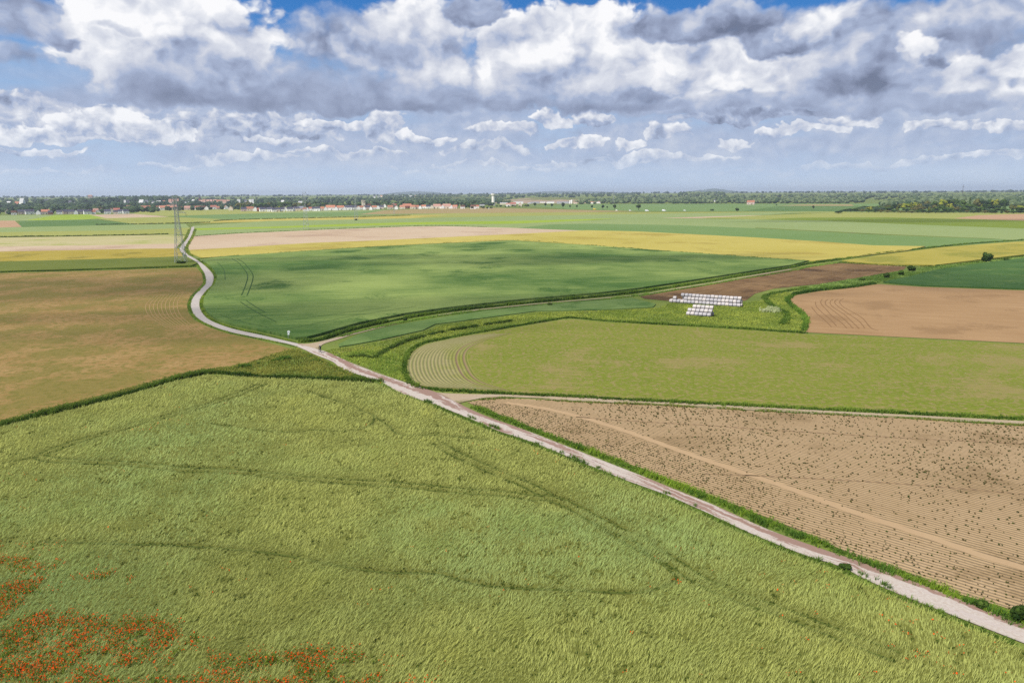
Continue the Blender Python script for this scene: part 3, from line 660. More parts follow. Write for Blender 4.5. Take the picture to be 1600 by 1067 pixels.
    for k, l in enumerate(TRW):
        L = [Vector((a, b, 0)) for a, b in l]
        if k in (3, 4, 5, 6, 7): ribbon('wheel_track', *offset_line(L, 0.34), lane, 0.264 + 0.002 * k, NF)
        else:
            La, Ra = offset_line(L, 1.6)
            for q in (La, Ra): ribbon('wheel_track', *offset_line(q, 0.34), lane, 0.25 + 0.002 * k, NF)
    # poppies
    def el(cx, cy, rx, ry, tilt=0.0):
        u = px - cx; v = py - cy - tilt * u
        return np.clip(1.25 - np.sqrt((u / rx) ** 2 + (v / ry) ** 2), 0, 1)
    dens = np.zeros(len(P))
    for e in ((40, 880, 110, 14, .08), (150, 893, 70, 10, .1), (40, 912, 60, 14, 0), (110, 975, 170, 22, .12), (240, 985, 80, 26, .1), (0, 945, 40, 30, 0), (40, 1040, 140, 50, 0), (170, 1030, 140, 45, .1), (300, 1050, 180, 28, .02), (470, 1030, 130, 22, -.02), (560, 1060, 60, 25, 0), (330, 1066, 330, 24, 0), (60, 1070, 160, 40, 0), (120, 1005, 200, 30, .1), (60, 955, 60, 10, 0)):
        dens = np.maximum(dens, el(*e) * 0.9)
    for e in ((250, 660, 45, 7, -.15), (20, 745, 35, 8, 0), (1058, 905, 7, 5, 0), (50, 850, 70, 12, 0), (1190, 958, 22, 4, 0.1), (1250, 998, 14, 5, .2)):
        dens = np.maximum(dens, el(*e) * 0.32)
    dens = np.maximum(dens, np.where((px > 1120) & (py > 880), 0.035 * np.clip((px - 1100) / 400, 0, 1), 0.0))
    dens = np.maximum(dens, 0.0022)
    n4 = fbm(P[:, 0] / 1.9 + 7, P[:, 1] / 1.9, 61, 3)
    pick = g.uniform(0, 1, len(P)) < dens * np.clip((n4 - 0.34) * 3.6, 0, 1) * 0.9
    Q = P[pick]; N = len(Q)
    # dark green poppy foliage beneath the flowers
    kk = (dens > 0.3) & (n4 > 0.45) & (g.uniform(0, 1, len(P)) < 0.6)
    o = blades('poppy_leaves', P[kk], 0.32, 0.28, np.tile(A((112, 132, 40), 1.7), (kk.sum(), 1)), 3, 0.16, 0.07, wd[kk] * 0.3, seed=8, spread=0.9)
    tag(o, 'dark green leaves under the red poppies at the crop edge', 'leaves', None, 'stuff')
    reps = 3
    Q = np.repeat(Q, reps, 0) + g.normal(0, 0.28, (N * reps, 2)); N = len(Q)
    a = g.uniform(0, 2 * np.pi, N); r = g.uniform(0.035, 0.07, N); z = 0.57 + g.uniform(-0.14, 0.1, N)
    V = np.empty((N, 6, 3)); tilt = g.normal(0, 0.5, (N, 2))
    V[:, 0] = np.stack([Q[:, 0], Q[:, 1], z - r * 0.45], -1)
    for j in range(5):
        aa = a + j * 2 * np.pi / 5; ox = np.cos(aa) * r; oy = np.sin(aa) * r
        V[:, j + 1] = np.stack([Q[:, 0] + ox, Q[:, 1] + oy, z + ox * tilt[:, 0] + oy * tilt[:, 1]], -1)
    b = (np.arange(N) * 6)[:, None]
    T = np.concatenate([b + np.array([[0, j + 1, (j + 1) % 5 + 1]]) for j in range(5)])
    red = np.repeat((np.array([0.74, 0.095, 0.012])[None] * g.uniform(0.7, 1.15, (N, 1)))[:, None, :], 6, 1)
    me = np_mesh('poppies', V.reshape(-1, 3), None, T, col=red.reshape(-1, 3))
    tag(link('poppies', me, FOL), 'red poppies flowering in clusters through the green crop', 'poppies', None, 'stuff')
near_crop()

# ---- verges: tufts along a line
def along(line, step, g):
    out = []
    for a, b in zip(line[:-1], line[1:]):
        L = (b - a).length; n = max(1, int(L / step + g.random()))
        for k in range(n): out.append(a.lerp(b, (k + g.random()) / n))
    return np.array([(p.x, p.y) for p in out])
def verge(label, pts, width, per_m2, h, c1, c2, seed, name='grass_verge', off=0.0, nb=5, n=5, patchy=0.0, z0=0.0):
    g = np.random.default_rng(seed); line = smooth_line(poly_px(pts), n=n)
    if off:
        L, R_ = offset_line(line, abs(off) * 2); line = L if off > 0 else R_
    dens = per_m2 * width
    P = along(line, 1.0 / dens, g)
    m_ = np.array([mpp((x, y)) for x, y in P]) * 1.5625       # metres per render pixel
    # thin out what lies too far to show as single tufts
    keep = g.uniform(0, 1, len(P)) < np.clip((0.32 / m_) ** 1.3, 0.05, 1)
    P, m_ = P[keep], m_[keep]
    P = P + g.normal(0, 1, P.shape) * width * 0.75 * 0.36
    nz = fbm(P[:, 0] / 3.0, P[:, 1] / 3.0, seed, 3); n2 = fbm(P[:, 0] / 14.0, P[:, 1] / 14.0, seed + 5, 2)
    if patchy:
        k = nz > patchy; P, m_, nz, n2 = P[k], m_[k], nz[k], n2[k]
    width *= 0.75; hh = h * 0.8 * (0.3 + 1.3 * nz)
    f = np.clip((nz - 0.5) * 2 + (n2 - 0.5) * 1.5 + 0.5 + g.normal(0, 0.2, len(P)), 0, 1)
    col = mixc(f, AV(c1), AV(c2))
    w = np.maximum(0.05, 0.42 * m_); rad = np.maximum(0.12, 0.8 * m_)
    lean = np.stack([0.15 + 0.3 * (nz - 0.5), 0.3 * (n2 - 0.5)], -1) * hh[:, None]
    o = blades(name, P, z0, hh, col, nb, rad, w, lean, seed=seed + 1, spread=0.8)
    if o: tag(o, label, 'grass', None, 'stuff')
def patch(label, pts, per_m2, h, c1, c2, seed, name='rough_grass', sc=3.0, z0=0.0, thr=0.0):
    g = np.random.default_rng(seed); poly = [(p.x, p.y) for p in poly_px(pts)]
    xs = [p[0] for p in poly]; ys = [p[1] for p in poly]
    n = int((max(xs) - min(xs)) * (max(ys) - min(ys)) * per_m2)
    P = np.column_stack([g.uniform(min(xs), max(xs), n), g.uniform(min(ys), max(ys), n)]); P = P[inside(P, poly)]
    m_ = np.array([mpp((x, y)) for x, y in P]) * 1.5625
    k = g.uniform(0, 1, len(P)) < np.clip((0.32 / m_) ** 1.3, 0.05, 1); P, m_ = P[k], m_[k]
    nz = fbm(P[:, 0] / sc, P[:, 1] / sc, seed, 4)
    if thr: k = nz > thr; P, m_, nz = P[k], m_[k], nz[k]
    f = np.clip((nz - 0.5) * 3 + 0.5 + g.normal(0, 0.2, len(P)), 0, 1); hh = h * (0.4 + 1.1 * nz)
    lean = np.stack([0.3 * hh, 0.1 * hh], -1)
    o = blades(name, P, z0, hh, mixc(f, AV(c1), AV(c2)), 4, np.maximum(0.15, 0.8 * m_), np.maximum(0.05, 0.42 * m_), lean, seed=seed + 1, spread=0.8)
    if o: tag(o, label, 'grass', None, 'stuff')
DG, MG, LG, OG, YGc = (74, 98, 38), (88, 116, 44), (120, 148, 58), (124, 128, 60), (150, 166, 62)
HEDGE_L = [(-420, 770), (-200, 712), (0, 666.5), (8, 664), (60, 651), (130, 634), (167, 625), (220, 610), (271, 595), (325, 584), (365, 586), (407, 590), (460, 592), (523, 594), (597, 598)]
verge('dark ditch grass along the upper edge of the big crop field', HEDGE_L, 1.5, 13, 1.05, (58, 80, 30), (88, 108, 42), 101)
verge('lighter bank grass between the ditch and the brown field', [(x, y - (5 if x < 340 else 9)) for x, y in HEDGE_L[:11]], 2.4, 9, 0.55, MG, OG, 103)
patch('rough olive grass triangle between the brown field and the road', [(337, 577), (388, 567), (445, 548), (462, 545), (490, 556), (540, 579), (600, 600), (523, 593), (407, 589), (325, 584)], 6, 0.42, (102, 110, 46), (136, 136, 64), 105, sc=5)
verge('dark weedy clumps on the crest of the grass triangle', [(372, 575), (420, 566), (460, 560), (500, 568)], 2.5, 8, 0.8, DG, MG, 107, patchy=0.5)
verge('grass fringe between the crop and the lower road edge', [(x - 3, y + 2.5, 0.35) for x, y in L2[1:-1]], 0.9, 16, 0.5, (80, 104, 40), (112, 134, 56), 109)
verge('dark weed clumps on the lower road edge', [(650, 622), (700, 640), (760, 664), (840, 695), (940, 735), (1040, 772), (1075, 788), (1130, 812), (1240, 862), (1325, 890), (1420, 934), (1500, 968)], 0.8, 14, 0.6, DG, (88, 112, 46), 111, patchy=0.6)
verge('bright green verge between the worn road and the beet field', [(742, 637), (780, 652), (830, 671.5), (880, 690), (940, 713), (985, 731), (1059, 760), (1118, 783), (1200, 818), (1280, 849), (1340, 874), (1400, 896), (1460, 919), (1531, 946), (1610, 978), (1760, 1040)], 1.7, 15, 0.6, MG, (126, 148, 48), 113)
verge('taller dark clumps in the verge beside the beet field', [(860, 684), (940, 714), (1059, 762), (1118, 786), (1200, 821), (1280, 852), (1340, 877), (1400, 900), (1460, 922), (1531, 950), (1590, 975)], 1.2, 12, 0.8, DG, (84, 116, 44), 115, patchy=0.54)
HEDGE_B = [(470, 535), (500, 532), (530, 522), (560, 513.5), (600, 504.5), (631, 498.5), (665, 492.5), (702, 487), (760, 480.5), (819, 474.5), (880, 469), (935, 464), (999, 457), (1062, 447.5), (1112, 439.5), (1149, 432.5), (1180, 428), (1236, 418.5), (1264, 412.5), (1319, 405), (1364, 398.3), (1416, 392), (1469, 386), (1521, 381), (1600, 375.5), (1750, 362)]
verge('dark green hedge bank along the lower edge of the big wheat field', HEDGE_B, 1.4, 11, 1.1, (62, 88, 34), (104, 126, 48), 121, name='hedge_bank')
verge('light grass on the far side of the sandy side track', [(x + 3, y + 4.5) for x, y in HEDGE_B[2:20]], 1.6, 9, 0.5, MG, LG, 123)
verge('dark grass rim round the bean field', [(655, 606), (642, 600), (634, 588), (631.5, 574), (634.5, 559), (645, 545.5), (664, 536), (695, 529.5), (725, 523.5), (800, 511), (875, 498.5), (897, 497.5), (950, 502), (1020, 506.5), (1100, 510.5), (1180, 515.5), (1258, 521)], 1.1, 12, 0.75, (64, 90, 32), (108, 128, 50), 125)
verge('green strip between the bean field and the field track', [(657, 607), (706, 611), (800, 616), (900, 620.5), (1000, 626.5), (1150, 634), (1300, 641), (1450, 648), (1600, 655.5), (1780, 664)], 1.5, 13, 0.7, (66, 92, 32), (108, 130, 50), 127)
verge('grass strip between the field track and the beet field', [(750, 625.5), (800, 623), (860, 626.5), (930, 630), (1000, 632.5), (1200, 643.5), (1400, 653.5), (1600, 666), (1780, 678)], 0.9, 12, 0.5, MG, OG, 129, patchy=0.35)
patch('rough grass meadow with weeds between the strip field and the bean field', [(505, 548), (530, 545), (556, 541), (594, 534), (661, 519), (690, 508), (837, 489), (942, 486), (1030, 482), (1045, 473), (1165, 473), (1190, 470), (1212, 455), (1235, 458), (1232, 470), (1256, 488), (1258, 518), (1100, 508), (950, 500), (897, 496), (875, 497), (725, 522), (665, 534), (645, 545), (632, 560), (630, 580), (636, 598), (650, 604)], 4, 0.32, (112, 128, 50), (146, 154, 68), 131, sc=6)
patch('bright green weeds beside the junction and the rounded bean field end', [(520, 556), (560, 548), (605, 548), (632, 560), (628, 580), (640, 602), (600, 584)], 5, 0.4, (110, 134, 54), (146, 160, 70), 133, sc=2.5)
verge('dark ditch line in the meadow by the junction', [(545, 559), (565, 558), (582, 560), (596, 553), (612, 544), (640, 532), (680, 522), (740, 511), (800, 502)], 1.3, 11, 0.9, (50, 74, 28), (86, 104, 44), 135, patchy=0.36)
verge('winding dark ditch in the meadow behind the bales', [(1260, 450), (1225, 456), (1198, 462), (1197, 470), (1212, 481), (1228, 489), (1230, 497), (1222, 507)], 1.8, 9, 0.8, (64, 90, 34), (100, 122, 46), 137)
verge('pale seeding grass beside the winding ditch', [(1195, 488), (1205, 484), (1213, 488)], 3.0, 8, 1.1, (150, 160, 110), (176, 180, 136), 139)
verge('green bank round the near end of the tan soil field', [(1256, 517), (1259, 505), (1256, 494), (1245, 484), (1234, 475), (1231, 468), (1240, 461)], 1.6, 10, 0.8, (66, 96, 34), (112, 138, 52), 141)
verge('dark bushy bank behind the tan soil field', [(1240, 460.5), (1270, 455.5), (1300, 452), (1330, 449.5), (1365, 443.5)], 2.0, 9, 1.3, (54, 82, 28), (90, 116, 44), 143)
patch('green grass corner between the ploughed wedge and the dark crop', [(1240, 455), (1280, 446), (1311, 440.5), (1405, 424), (1450, 418), (1520, 411), (1600, 402), (1600, 404), (1520, 414), (1460, 423), (1430, 431), (1378, 441), (1320, 450)], 3, 0.6, (92, 118, 50), (130, 150, 78), 145, sc=8)
verge('thin dark grass line behind the ploughed wedge', [(1311, 410.5), (1364, 414), (1416, 416.4), (1463, 416.5)], 0.8, 8, 0.7, (60, 80, 30), (100, 110, 44), 147)
verge('grass bank along the right edge of the golden barley strip', [(1463, 416.5), (1521, 410.5), (1560, 405.5), (1600, 400.5), (1760, 384)], 1.6, 8, 0.9, (70, 90, 36), (110, 124, 52), 149)
verge('dark grass line above the brown field on the left', [(-300, 444), (0, 426.3), (80, 424), (160, 421.5), (240, 419.3), (306, 417)], 1.3, 9, 0.8, (58, 82, 24), (100, 122, 36), 151)
verge('dark hedge line above the cream field on the left', [(-300, 380), (0, 371), (100, 369.5), (200, 367.8), (262, 366)], 1.6, 7, 1.2, (50, 68, 26), (76, 92, 34), 153, name='hedge_bank')
verge('dark far ditch line left of the road head', [(150, 351.5), (215, 350.5), (270, 349.3), (328, 347.8)], 2.0, 6, 1.3, (50, 70, 30), (80, 94, 42), 155, name='hedge_bank')
verge('dark ditch line behind the golden strip', [(335, 345.5), (362, 344), (400, 343), (420, 342.5), (480, 341.2), (560, 339.3), (640, 337)], 2.2, 6, 1.4, (70, 84, 40), (96, 104, 50), 157, name='hedge_bank')
verge('thin hedge behind the pale soil field', [(302, 369.5), (380, 364.3), (511, 358.6), (642, 353.7), (695, 353.2), (760, 355)], 1.0, 6, 0.8, (70, 92, 44), (104, 124, 60), 159)
verge('dark rim along the top of the big wheat field', [(312, 405.5), (380, 400), (485, 392.8), (590, 386), (695, 380.8), (800, 376.5), (917, 384), (1022, 392), (1180, 403.5), (1264, 409)], 1.0, 6, 1.0, (60, 100, 44), (92, 112, 48), 161)
verge('grass verge on the left side of the winding road', [(x - 2.2, y + 0.6) for x, y in L1[8:]], 0.8, 12, 0.3, (92, 116, 44), (132, 150, 60), 163)
verge('grass verge on the right side of the winding road', [(x + 2.6, y - 0.8) for x, y in R1[8:]], 0.9, 12, 0.32, (84, 110, 40), (134, 152, 56), 165)
verge('grass along both sides of the road head', [(x - 2, y) for x, y in L1[1:8]] , 1.6, 8, 0.6, (92, 112, 44), (140, 150, 62), 167)
verge('grass on the right of the road head', [(x + 2, y) for x, y in R1[1:8]], 1.6, 8, 0.6, (92, 112, 44), (140, 150, 62), 169)

# ---- beet plants
def beets():
    g = np.random.default_rng(77); poly = [(p.x, p.y) for p in poly_px(BEET)]
    trk = smooth_line(poly_px([(790, 630), (840, 637), (900, 650), (980, 675), (1098, 718), (1216, 757.5), (1334, 801), (1452, 840), (1531, 868), (1600, 889), (1760, 945)]), n=4)
    tl = [(v.x, v.y) for v in trk]
    xs = [p[0] for p in poly]; ys = [p[1] for p in poly]
    # rows follow the pale track
    d = trk[-3] - trk[12]; a = math.atan2(d.y, d.x); ca, sa = math.cos(a), math.sin(a)
    cx, cy = trk[10].x, trk[10].y
    u = np.arange(-160, 160, 0.34); v = np.arange(-90, 120, 0.62)
    Ug, Vg = np.meshgrid(u, v); Ug = Ug.ravel() + g.normal(0, 0.1, Ug.size); Vr = Vg.ravel() + g.normal(0, 0.05, Vg.size)
    P = np.column_stack([cx + Ug * ca - Vr * sa, cy + Ug * sa + Vr * ca])
    P = P[inside(P, poly)]
    px, py, zz = proj(np.column_stack([P, np.zeros(len(P))])); P = P[(px > -50) & (px < 1700) & (zz > 0)]
    # side of the track: lower (towards the road) has close rows, the rest is thin
    tp = np.array(tl); idx = np.argmin((P[:, None, 0] - tp[None, :, 0]) ** 2 + (P[:, None, 1] - tp[None, :, 1]) ** 2, 1)
    j = np.clip(idx, 0, len(tp) - 2); dx = tp[j + 1] - tp[j]; cr = dx[:, 0] * (P[:, 1] - tp[j, 1]) - dx[:, 1] * (P[:, 0] - tp[j, 0])
    low = cr < 0
    td = line_dist(P, tl)
    nz = fbm(P[:, 0] / 16, P[:, 1] / 16, 71, 3); n2 = fbm(P[:, 0] / 1.2, P[:, 1] / 1.2, 73, 2)
    px, py, _ = proj(np.column_stack([P, np.zeros(len(P))]))
    pr = np.where(low, 0.6 * np.clip(nz * 2.2 - 0.2, 0.4, 1), np.clip((nz - 0.22) * 0.9, 0.15, 0.62) * np.clip((px - 860) / 120, 0.0, 1))
    k = (td > 0.95) & (g.uniform(0, 1, len(P)) < pr)
    P, low, n2 = P[k], low[k], n2[k]
    N = len(P); P = P + np.where(low[:, None], 0.0, 1.0) * g.normal(0, 0.5, P.shape)
    f = np.clip(g.normal(0.45, 0.35, N), 0, 1)
    col = mixc(f, A((82, 102, 46), 1.4), A((122, 104, 66), 1.4))
    s = np.where(low, g.uniform(0.07, 0.15, N), g.uniform(0.07, 0.17, N))
    o = blades('beet_plants', P, 0.12, s * 0.9, col, 6, s * 0.7, s * 0.8, np.zeros((N, 2)), seed=79, spread=1.1)
    tag(o, 'small dark green and brownish plants dotted over the sandy field', 'plants', None, 'stuff')
    tm = field_mat('bare_wheel_track', (206, 172, 130), (216, 184, 142), big=0.05, mid=0.4, fine=2.5, streak=0.2, amt=(0.3, 0.3, 0.3), bump=0.04)
    L, R_ = offset_line(trk, 1.3)
    ribbon('wheel_track', L, R_, tm, 0.105, BT)
    dm = field_mat('dark_furrow', (166, 136, 102), (176, 146, 110), big=0.05, mid=0.4, fine=2.5, streak=0.2, amt=(0.3, 0.3, 0.3), bump=0.04)  # thin furrow lines, a little darker than the sandy soil around them
    track('furrow', [(900, 652), (980, 658), (1100, 665), (1216, 673), (1413, 685), (1600, 694), (1700, 700)], 0.35, dm, 0.105, BT)
    track('furrow', [(1100, 741), (1216, 745.6), (1413, 757), (1600, 773), (1700, 782)], 0.3, dm, 0.105, BT)
beets()

# ---- wheel tracks and furrows in the fields further off
def marks():
    dk = field_mat('track_in_wheat', (62, 92, 44), (76, 106, 52), big=0.05, mid=0.4, fine=2.0, streak=0.1, amt=(0.3, 0.3, 0.3), bump=0.05)
    zt = 0.02 + 0.0015 * ZK[0] + 0.705
    A1 = [(362, 406), (372, 412), (380, 421), (387, 432.5), (384.5, 447), (377.5, 465)]
    track('wheel_track', A1, 0.45, dk, zt, BG); track('wheel_track', [(x + 8.5, y + 0.3) for x, y in A1], 0.45, dk, zt, BG)
    B1 = [(376, 475), (390, 484.5), (406, 494), (432, 507)]
    track('wheel_track', B1, 0.4, dk, zt, BG); track('wheel_track', [(x + 9, y - 2) for x, y in B1[:3]], 0.4, dk, zt, BG)
    for l in ([(445, 504.5), (490, 499), (550, 491), (610, 483)], [(420, 523), (437.5, 520), (475, 513), (514, 505.2), (550, 497.5), (595, 490.5), (650, 482)], [(342, 495), (372, 505), (420, 516)], [(340, 412), (350, 424), (352, 440)]):
        track('wheel_track', l, 0.32, dk, zt, BG)
    pl = field_mat('pale_drill_line', (180, 150, 98), (190, 158, 104), big=0.05, mid=0.4, fine=2.0, streak=0.1, amt=(0.3, 0.3, 0.3), bump=0.05)
    for k in range(9):
        o = k * 6.2
        track('furrow', [(241 + o * 0.95, 463 - k * 0.9), (228 + o, 477 - k * 0.6), (231 + o, 491), (243 + o * 1.05, 502 + k * 0.4), (262 + o * 1.1, 513 + k * 1.0)], 0.28, pl, 0.105, SB)
    fd = field_mat('curved_furrow', (152, 116, 78), (160, 124, 86), big=0.05, mid=0.4, fine=2.0, streak=0.1, amt=(0.3, 0.3, 0.3), bump=0.05)
    def z8(l): return [(1280 + x / 5.0, 360 + y / 5.0) for x, y in l]
    for l in ([(190, 535), (165, 550), (162, 570), (190, 600), (260, 640), (340, 690), (400, 760), (460, 785)], [(150, 538), (125, 552), (125, 575), (160, 605), (230, 655), (310, 710), (355, 765)], [(110, 540), (90, 552), (86, 575), (120, 610), (190, 655), (255, 715), (310, 768)],
              [(70, 540), (50, 555), (50, 580), (85, 610), (150, 660), (215, 715), (265, 768)], [(25, 540), (12, 555), (18, 580), (55, 620), (100, 670), (170, 720), (215, 765)], [(-30, 560), (-20, 600), (30, 650), (90, 700), (135, 750)], [(-60, 600), (-20, 650), (40, 700), (95, 755)]):
        track('furrow', z8(l), 0.26, fd, 0.105, RB)
    # rounded end of the bean field: rows that follow the edge
    mt, nt, t = new_mat('headland_rows')
    uvn = nt.nodes.new('ShaderNodeUVMap'); u, v, _ = t.xyz(t.out(uvn, 'UV'))
    geo = nt.nodes.new('ShaderNodeNewGeometry'); P = t.out(geo, 'Position')
    nf = t.noise(P, 1.6, 3, 0.6); nb = t.noise(P, 0.15, 3, 0.5)
    rr = (v * (2 * math.pi * 17.0)).f('SINE') + (nf - 0.5) * 1.8
    col = t.mix(nf.step(0.3, 0.7), alb((170, 160, 104)), alb((188, 176, 124)))
    col = t.mix(rr.step(-0.1, 0.7) * (nb.step(0.3, 0.6) * 0.25 + 0.3), col, alb((126, 138, 66)))
    col = t.mix((v + (nb - 0.5) * 0.8).step(0.5, 0.95) * 0.85, col, t.mix(nf, alb((134, 146, 50)), alb((166, 164, 78))))
    w2 = ((v - 0.80).f('ABSOLUTE').step(0.028, 0.012)).max((v - 0.93).f('ABSOLUTE').step(0.028, 0.012))
    col = t.mix(w2 * 0.8, col, alb((164, 136, 106)))
    finish(nt, col, 0.95, rr, 0.06, 1.0, 0.1)
    O = [(700, 607), (668, 604.5), (648, 599), (639.5, 588), (636, 574), (639, 560), (649.5, 547.5), (668, 538), (700, 531), (740, 523.5)]
    I = [(800, 611), (780, 605), (758, 597), (744, 587), (735, 572), (731, 560), (733, 550), (742, 541), (762, 531.5), (800, 521)]
    ribbon('headland', smooth_line(poly_px(O), n=6), smooth_line(poly_px(I), n=6), mt, 0.105, BF)
marks()

# ------------------------------------------------------------------ trees and bushes
LEAF = foliage_mat('leaves', 0.2, 0.22)
BARK = plain('bark', alb((96, 78, 60)), 0.95, 0.1, 0.15)
def leaf_cloud(lobes, n, size, c1, c2, seed, squash=1.0, fill=0.45):
    """quads scattered through ellipsoid lobes: list of (x,y,z,rx,ry,rz). Colours vary per lobe and per leaf."""
    g = np.random.default_rng(seed); V = []; CL = []
    vol = np.array([l[3] * l[4] * l[5] for l in lobes]) ** (2 / 3); cnt = np.maximum(6, (n * vol / vol.sum()).astype(int))
    for l, k in zip(lobes, cnt):
        d = g.normal(0, 1, (k, 3)); d /= np.linalg.norm(d, axis=1)[:, None]
        r = fill + (1 - fill) * g.uniform(0, 1, k) ** 0.5
        r *= 1 + 0.18 * (fbm(d[:, 0] * 2 + l[0] + 9, d[:, 2] * 2 + l[1] + 9, seed, 2) - 0.5) * 2
        p = np.array(l[:3]) + d * r[:, None] * np.array(l[3:])
        s = size * g.uniform(0.6, 1.4, k) * 0.5
        a = np.cross(d + g.normal(0, 0.6, (k, 3)), g.normal(0, 1, (k, 3))); a /= np.linalg.norm(a, axis=1)[:, None] + 1e-6
        b = np.cross(a, d + g.normal(0, 0.5, (k, 3))); b /= np.linalg.norm(b, axis=1)[:, None] + 1e-6
        a *= s[:, None]; b *= s[:, None] * g.uniform(0.6, 1, (k, 1))
        V.append(np.stack([p - a * 0.9 - b * 0.5, p + a * 0.2 - b, p + a - b * 0.1 + 0 * a, p + b], 1))
        f = np.clip(g.uniform(0.2, 0.8) + g.normal(0, 0.22, k), 0, 1)
        CL.append(np.repeat(mixc(f, np.asarray(c1), np.asarray(c2))[:, None, :], 4, 1))
    V = np.concatenate(V).reshape(-1, 3); CL = np.concatenate(CL).reshape(-1, 3); N = len(V) // 4
    return V, (np.arange(N) * 4)[:, None] + np.array([[0, 1, 2, 3]]), CL
_b = bmesh.new(); bmesh.ops.create_icosphere(_b, subdivisions=2, radius=1.0); ICO_V = np.array([v.co[:] for v in _b.verts]); ICO_F = np.array([[v.index for v in f.verts] for f in _b.faces]); _b.free()
_b = bmesh.new(); bmesh.ops.create_icosphere(_b, subdivisions=1, radius=1.0); ICO1_V = np.array([v.co[:] for v in _b.verts]); ICO1_F = np.array([[v.index for v in f.verts] for f in _b.faces]); _b.free()
def lumps(lobes, c1, c2, seed, k=0.85, rough=0.3, uv=None):
    """closed lumpy foliage masses, one per lobe, so that a crown is dense inside"""
    UV_, UF = uv or (ICO_V, ICO_F); g = np.random.default_rng(seed); V, F, CL, n = [], [], [], 0
    for l in lobes:
        d = 1 + rough * (g.uniform(-1, 1, len(UV_)))
        V.append(np.array(l[:3]) + UV_ * d[:, None] * np.array(l[3:]) * k); F.append(UF + n); n += len(UV_)
        f = np.clip(g.uniform(-0.1, 1.1) + g.normal(0, 0.12, len(UV_)), 0, 1); CL.append(mixc(f, np.asarray(c1), np.asarray(c2)))
    return np.concatenate(V), np.concatenate(F), np.concatenate(CL)
def limb(bm, a, b, r0, r1, n=6):
    a = Vector(a); b = Vector(b); d = (b - a).normalized(); q = d.to_track_quat('Z', 'Y')
    r_ = [[bm.verts.new(p + q @ Vector((math.cos(2 * math.pi * k / n) * r, math.sin(2 * math.pi * k / n) * r, 0))) for k in range(n)] for p, r in ((a, r0), (b, r1))]
    for k in range(n): bm.faces.new((r_[0][k], r_[0][(k + 1) % n], r_[1][(k + 1) % n], r_[1][k]))
    bm.faces.new(r_[1])
def bm_obj(name, bm, mat, parent=None):
    me = bpy.data.meshes.new(name); bm.to_mesh(me); bm.free(); return link(name, me, mat, parent)
def make_tree(name, kind, seed, c1, c2, n=520):
    """unit-ish trees: about 10 m tall"""
    g = random.Random(seed); root = empty(name, (0, 0, 0)); bm = bmesh.new()
    if kind == 'poplar':
        th, cw, c0 = 2.0, 1.5, 1.2; lobes = [(g.uniform(-.3, .3), g.uniform(-.3, .3), c0 + 1.4 + k * 1.75, cw * (1 - k * .13), cw * (1 - k * .13), 1.6) for k in range(5)]
    elif kind == 'lollipop':
        th = 3.4; lobes = [(g.uniform(-1.2, 1.2), g.uniform(-1.2, 1.2), 5.2 + g.uniform(0, 2.4), g.uniform(1.5, 2.2), g.uniform(1.5, 2.2), g.uniform(1.4, 2.0)) for k in range(6)] + [(0, 0, 6.6, 2.5, 2.5, 2.8)]
    elif kind == 'broad':
        th = 2.4; lobes = [(g.uniform(-3, 3), g.uniform(-3, 3), 4.0 + g.uniform(0, 3.6), g.uniform(1.6, 2.5), g.uniform(1.6, 2.5), g.uniform(1.3, 2.1)) for k in range(9)] + [(0, 0, 5.2, 3.4, 3.4, 3.2), (0.5, 0, 8.0, 2.0, 2.0, 1.8)]
    elif kind == 'cone':
        th = 1.2; lobes = [(0, 0, 1.8 + k * 1.5, 2.0 * (1 - k / 6.0), 2.0 * (1 - k / 6.0), 1.1) for k in range(6)]
    else:  # bush reaching the ground
        th = 0.6; lobes = [(g.uniform(-3, 3), g.uniform(-2.5, 2.5), 2.6 + g.uniform(-.4, 4.4), g.uniform(1.8, 2.8), g.uniform(1.8, 2.8), g.uniform(1.8, 2.8)) for k in range(9)] + [(0, 0, 4.5, 4.2, 3.8, 4.2)]
    limb(bm, (0, 0, -0.3), (0.1, 0, th + 1.5), 0.32, 0.2, 7); limb(bm, (0.1, 0, th + 1.5), (0, 0.1, 8.0), 0.2, 0.05, 6)
    for l in lobes[:6]: limb(bm, (0.05, 0, min(th + 0.8, l[2] - 0.3)), (l[0], l[1], l[2]), 0.13, 0.04, 5)
    bm_obj('trunk', bm, BARK, root)
    V, q, cl = leaf_cloud(lobes, n, 1.0 if kind != 'poplar' else 0.8, c1, c2, seed)
    v2, f2, c2_ = lumps(lobes, c1, c2, seed, 0.8)
    link('crown', np_mesh('crown', np.concatenate([V, v2]), q, f2 + len(V), col=np.concatenate([cl, c2_])), LEAF, root)
    return root
def far_off(o):                                   # prototypes wait beneath nothing: they are the first of their kind to be placed
    return o
class Proto:
    def __init__(s, o): s.o, s.used = o, False
    def put(s, name, x, y, z, sx, sz, rz, label, cat, group=None):
        if not s.used: o = s.o; s.used = True
        else: o = copy_tree(s.o)
        o.name = name; o.location = (x, y, z); o.scale = (sx, sx, sz); o.rotation_euler = (0, 0, rz)
        for k in ('label', 'category', 'group', 'kind'):
            if k in o: del o[k]
        return tag(o, label, cat, group)
def a2(c, k=1.15): return np.array(alb(c, k))
KD = (a2((44, 66, 30)), a2((84, 108, 48))); KM = (a2((66, 94, 38)), a2((112, 136, 62))); KY = (a2((120, 138, 40)), a2((178, 178, 62))); KB = (a2((70, 92, 66)), a2((112, 132, 100)))
KO = (a2((104, 104, 50)), a2((146, 140, 76)))
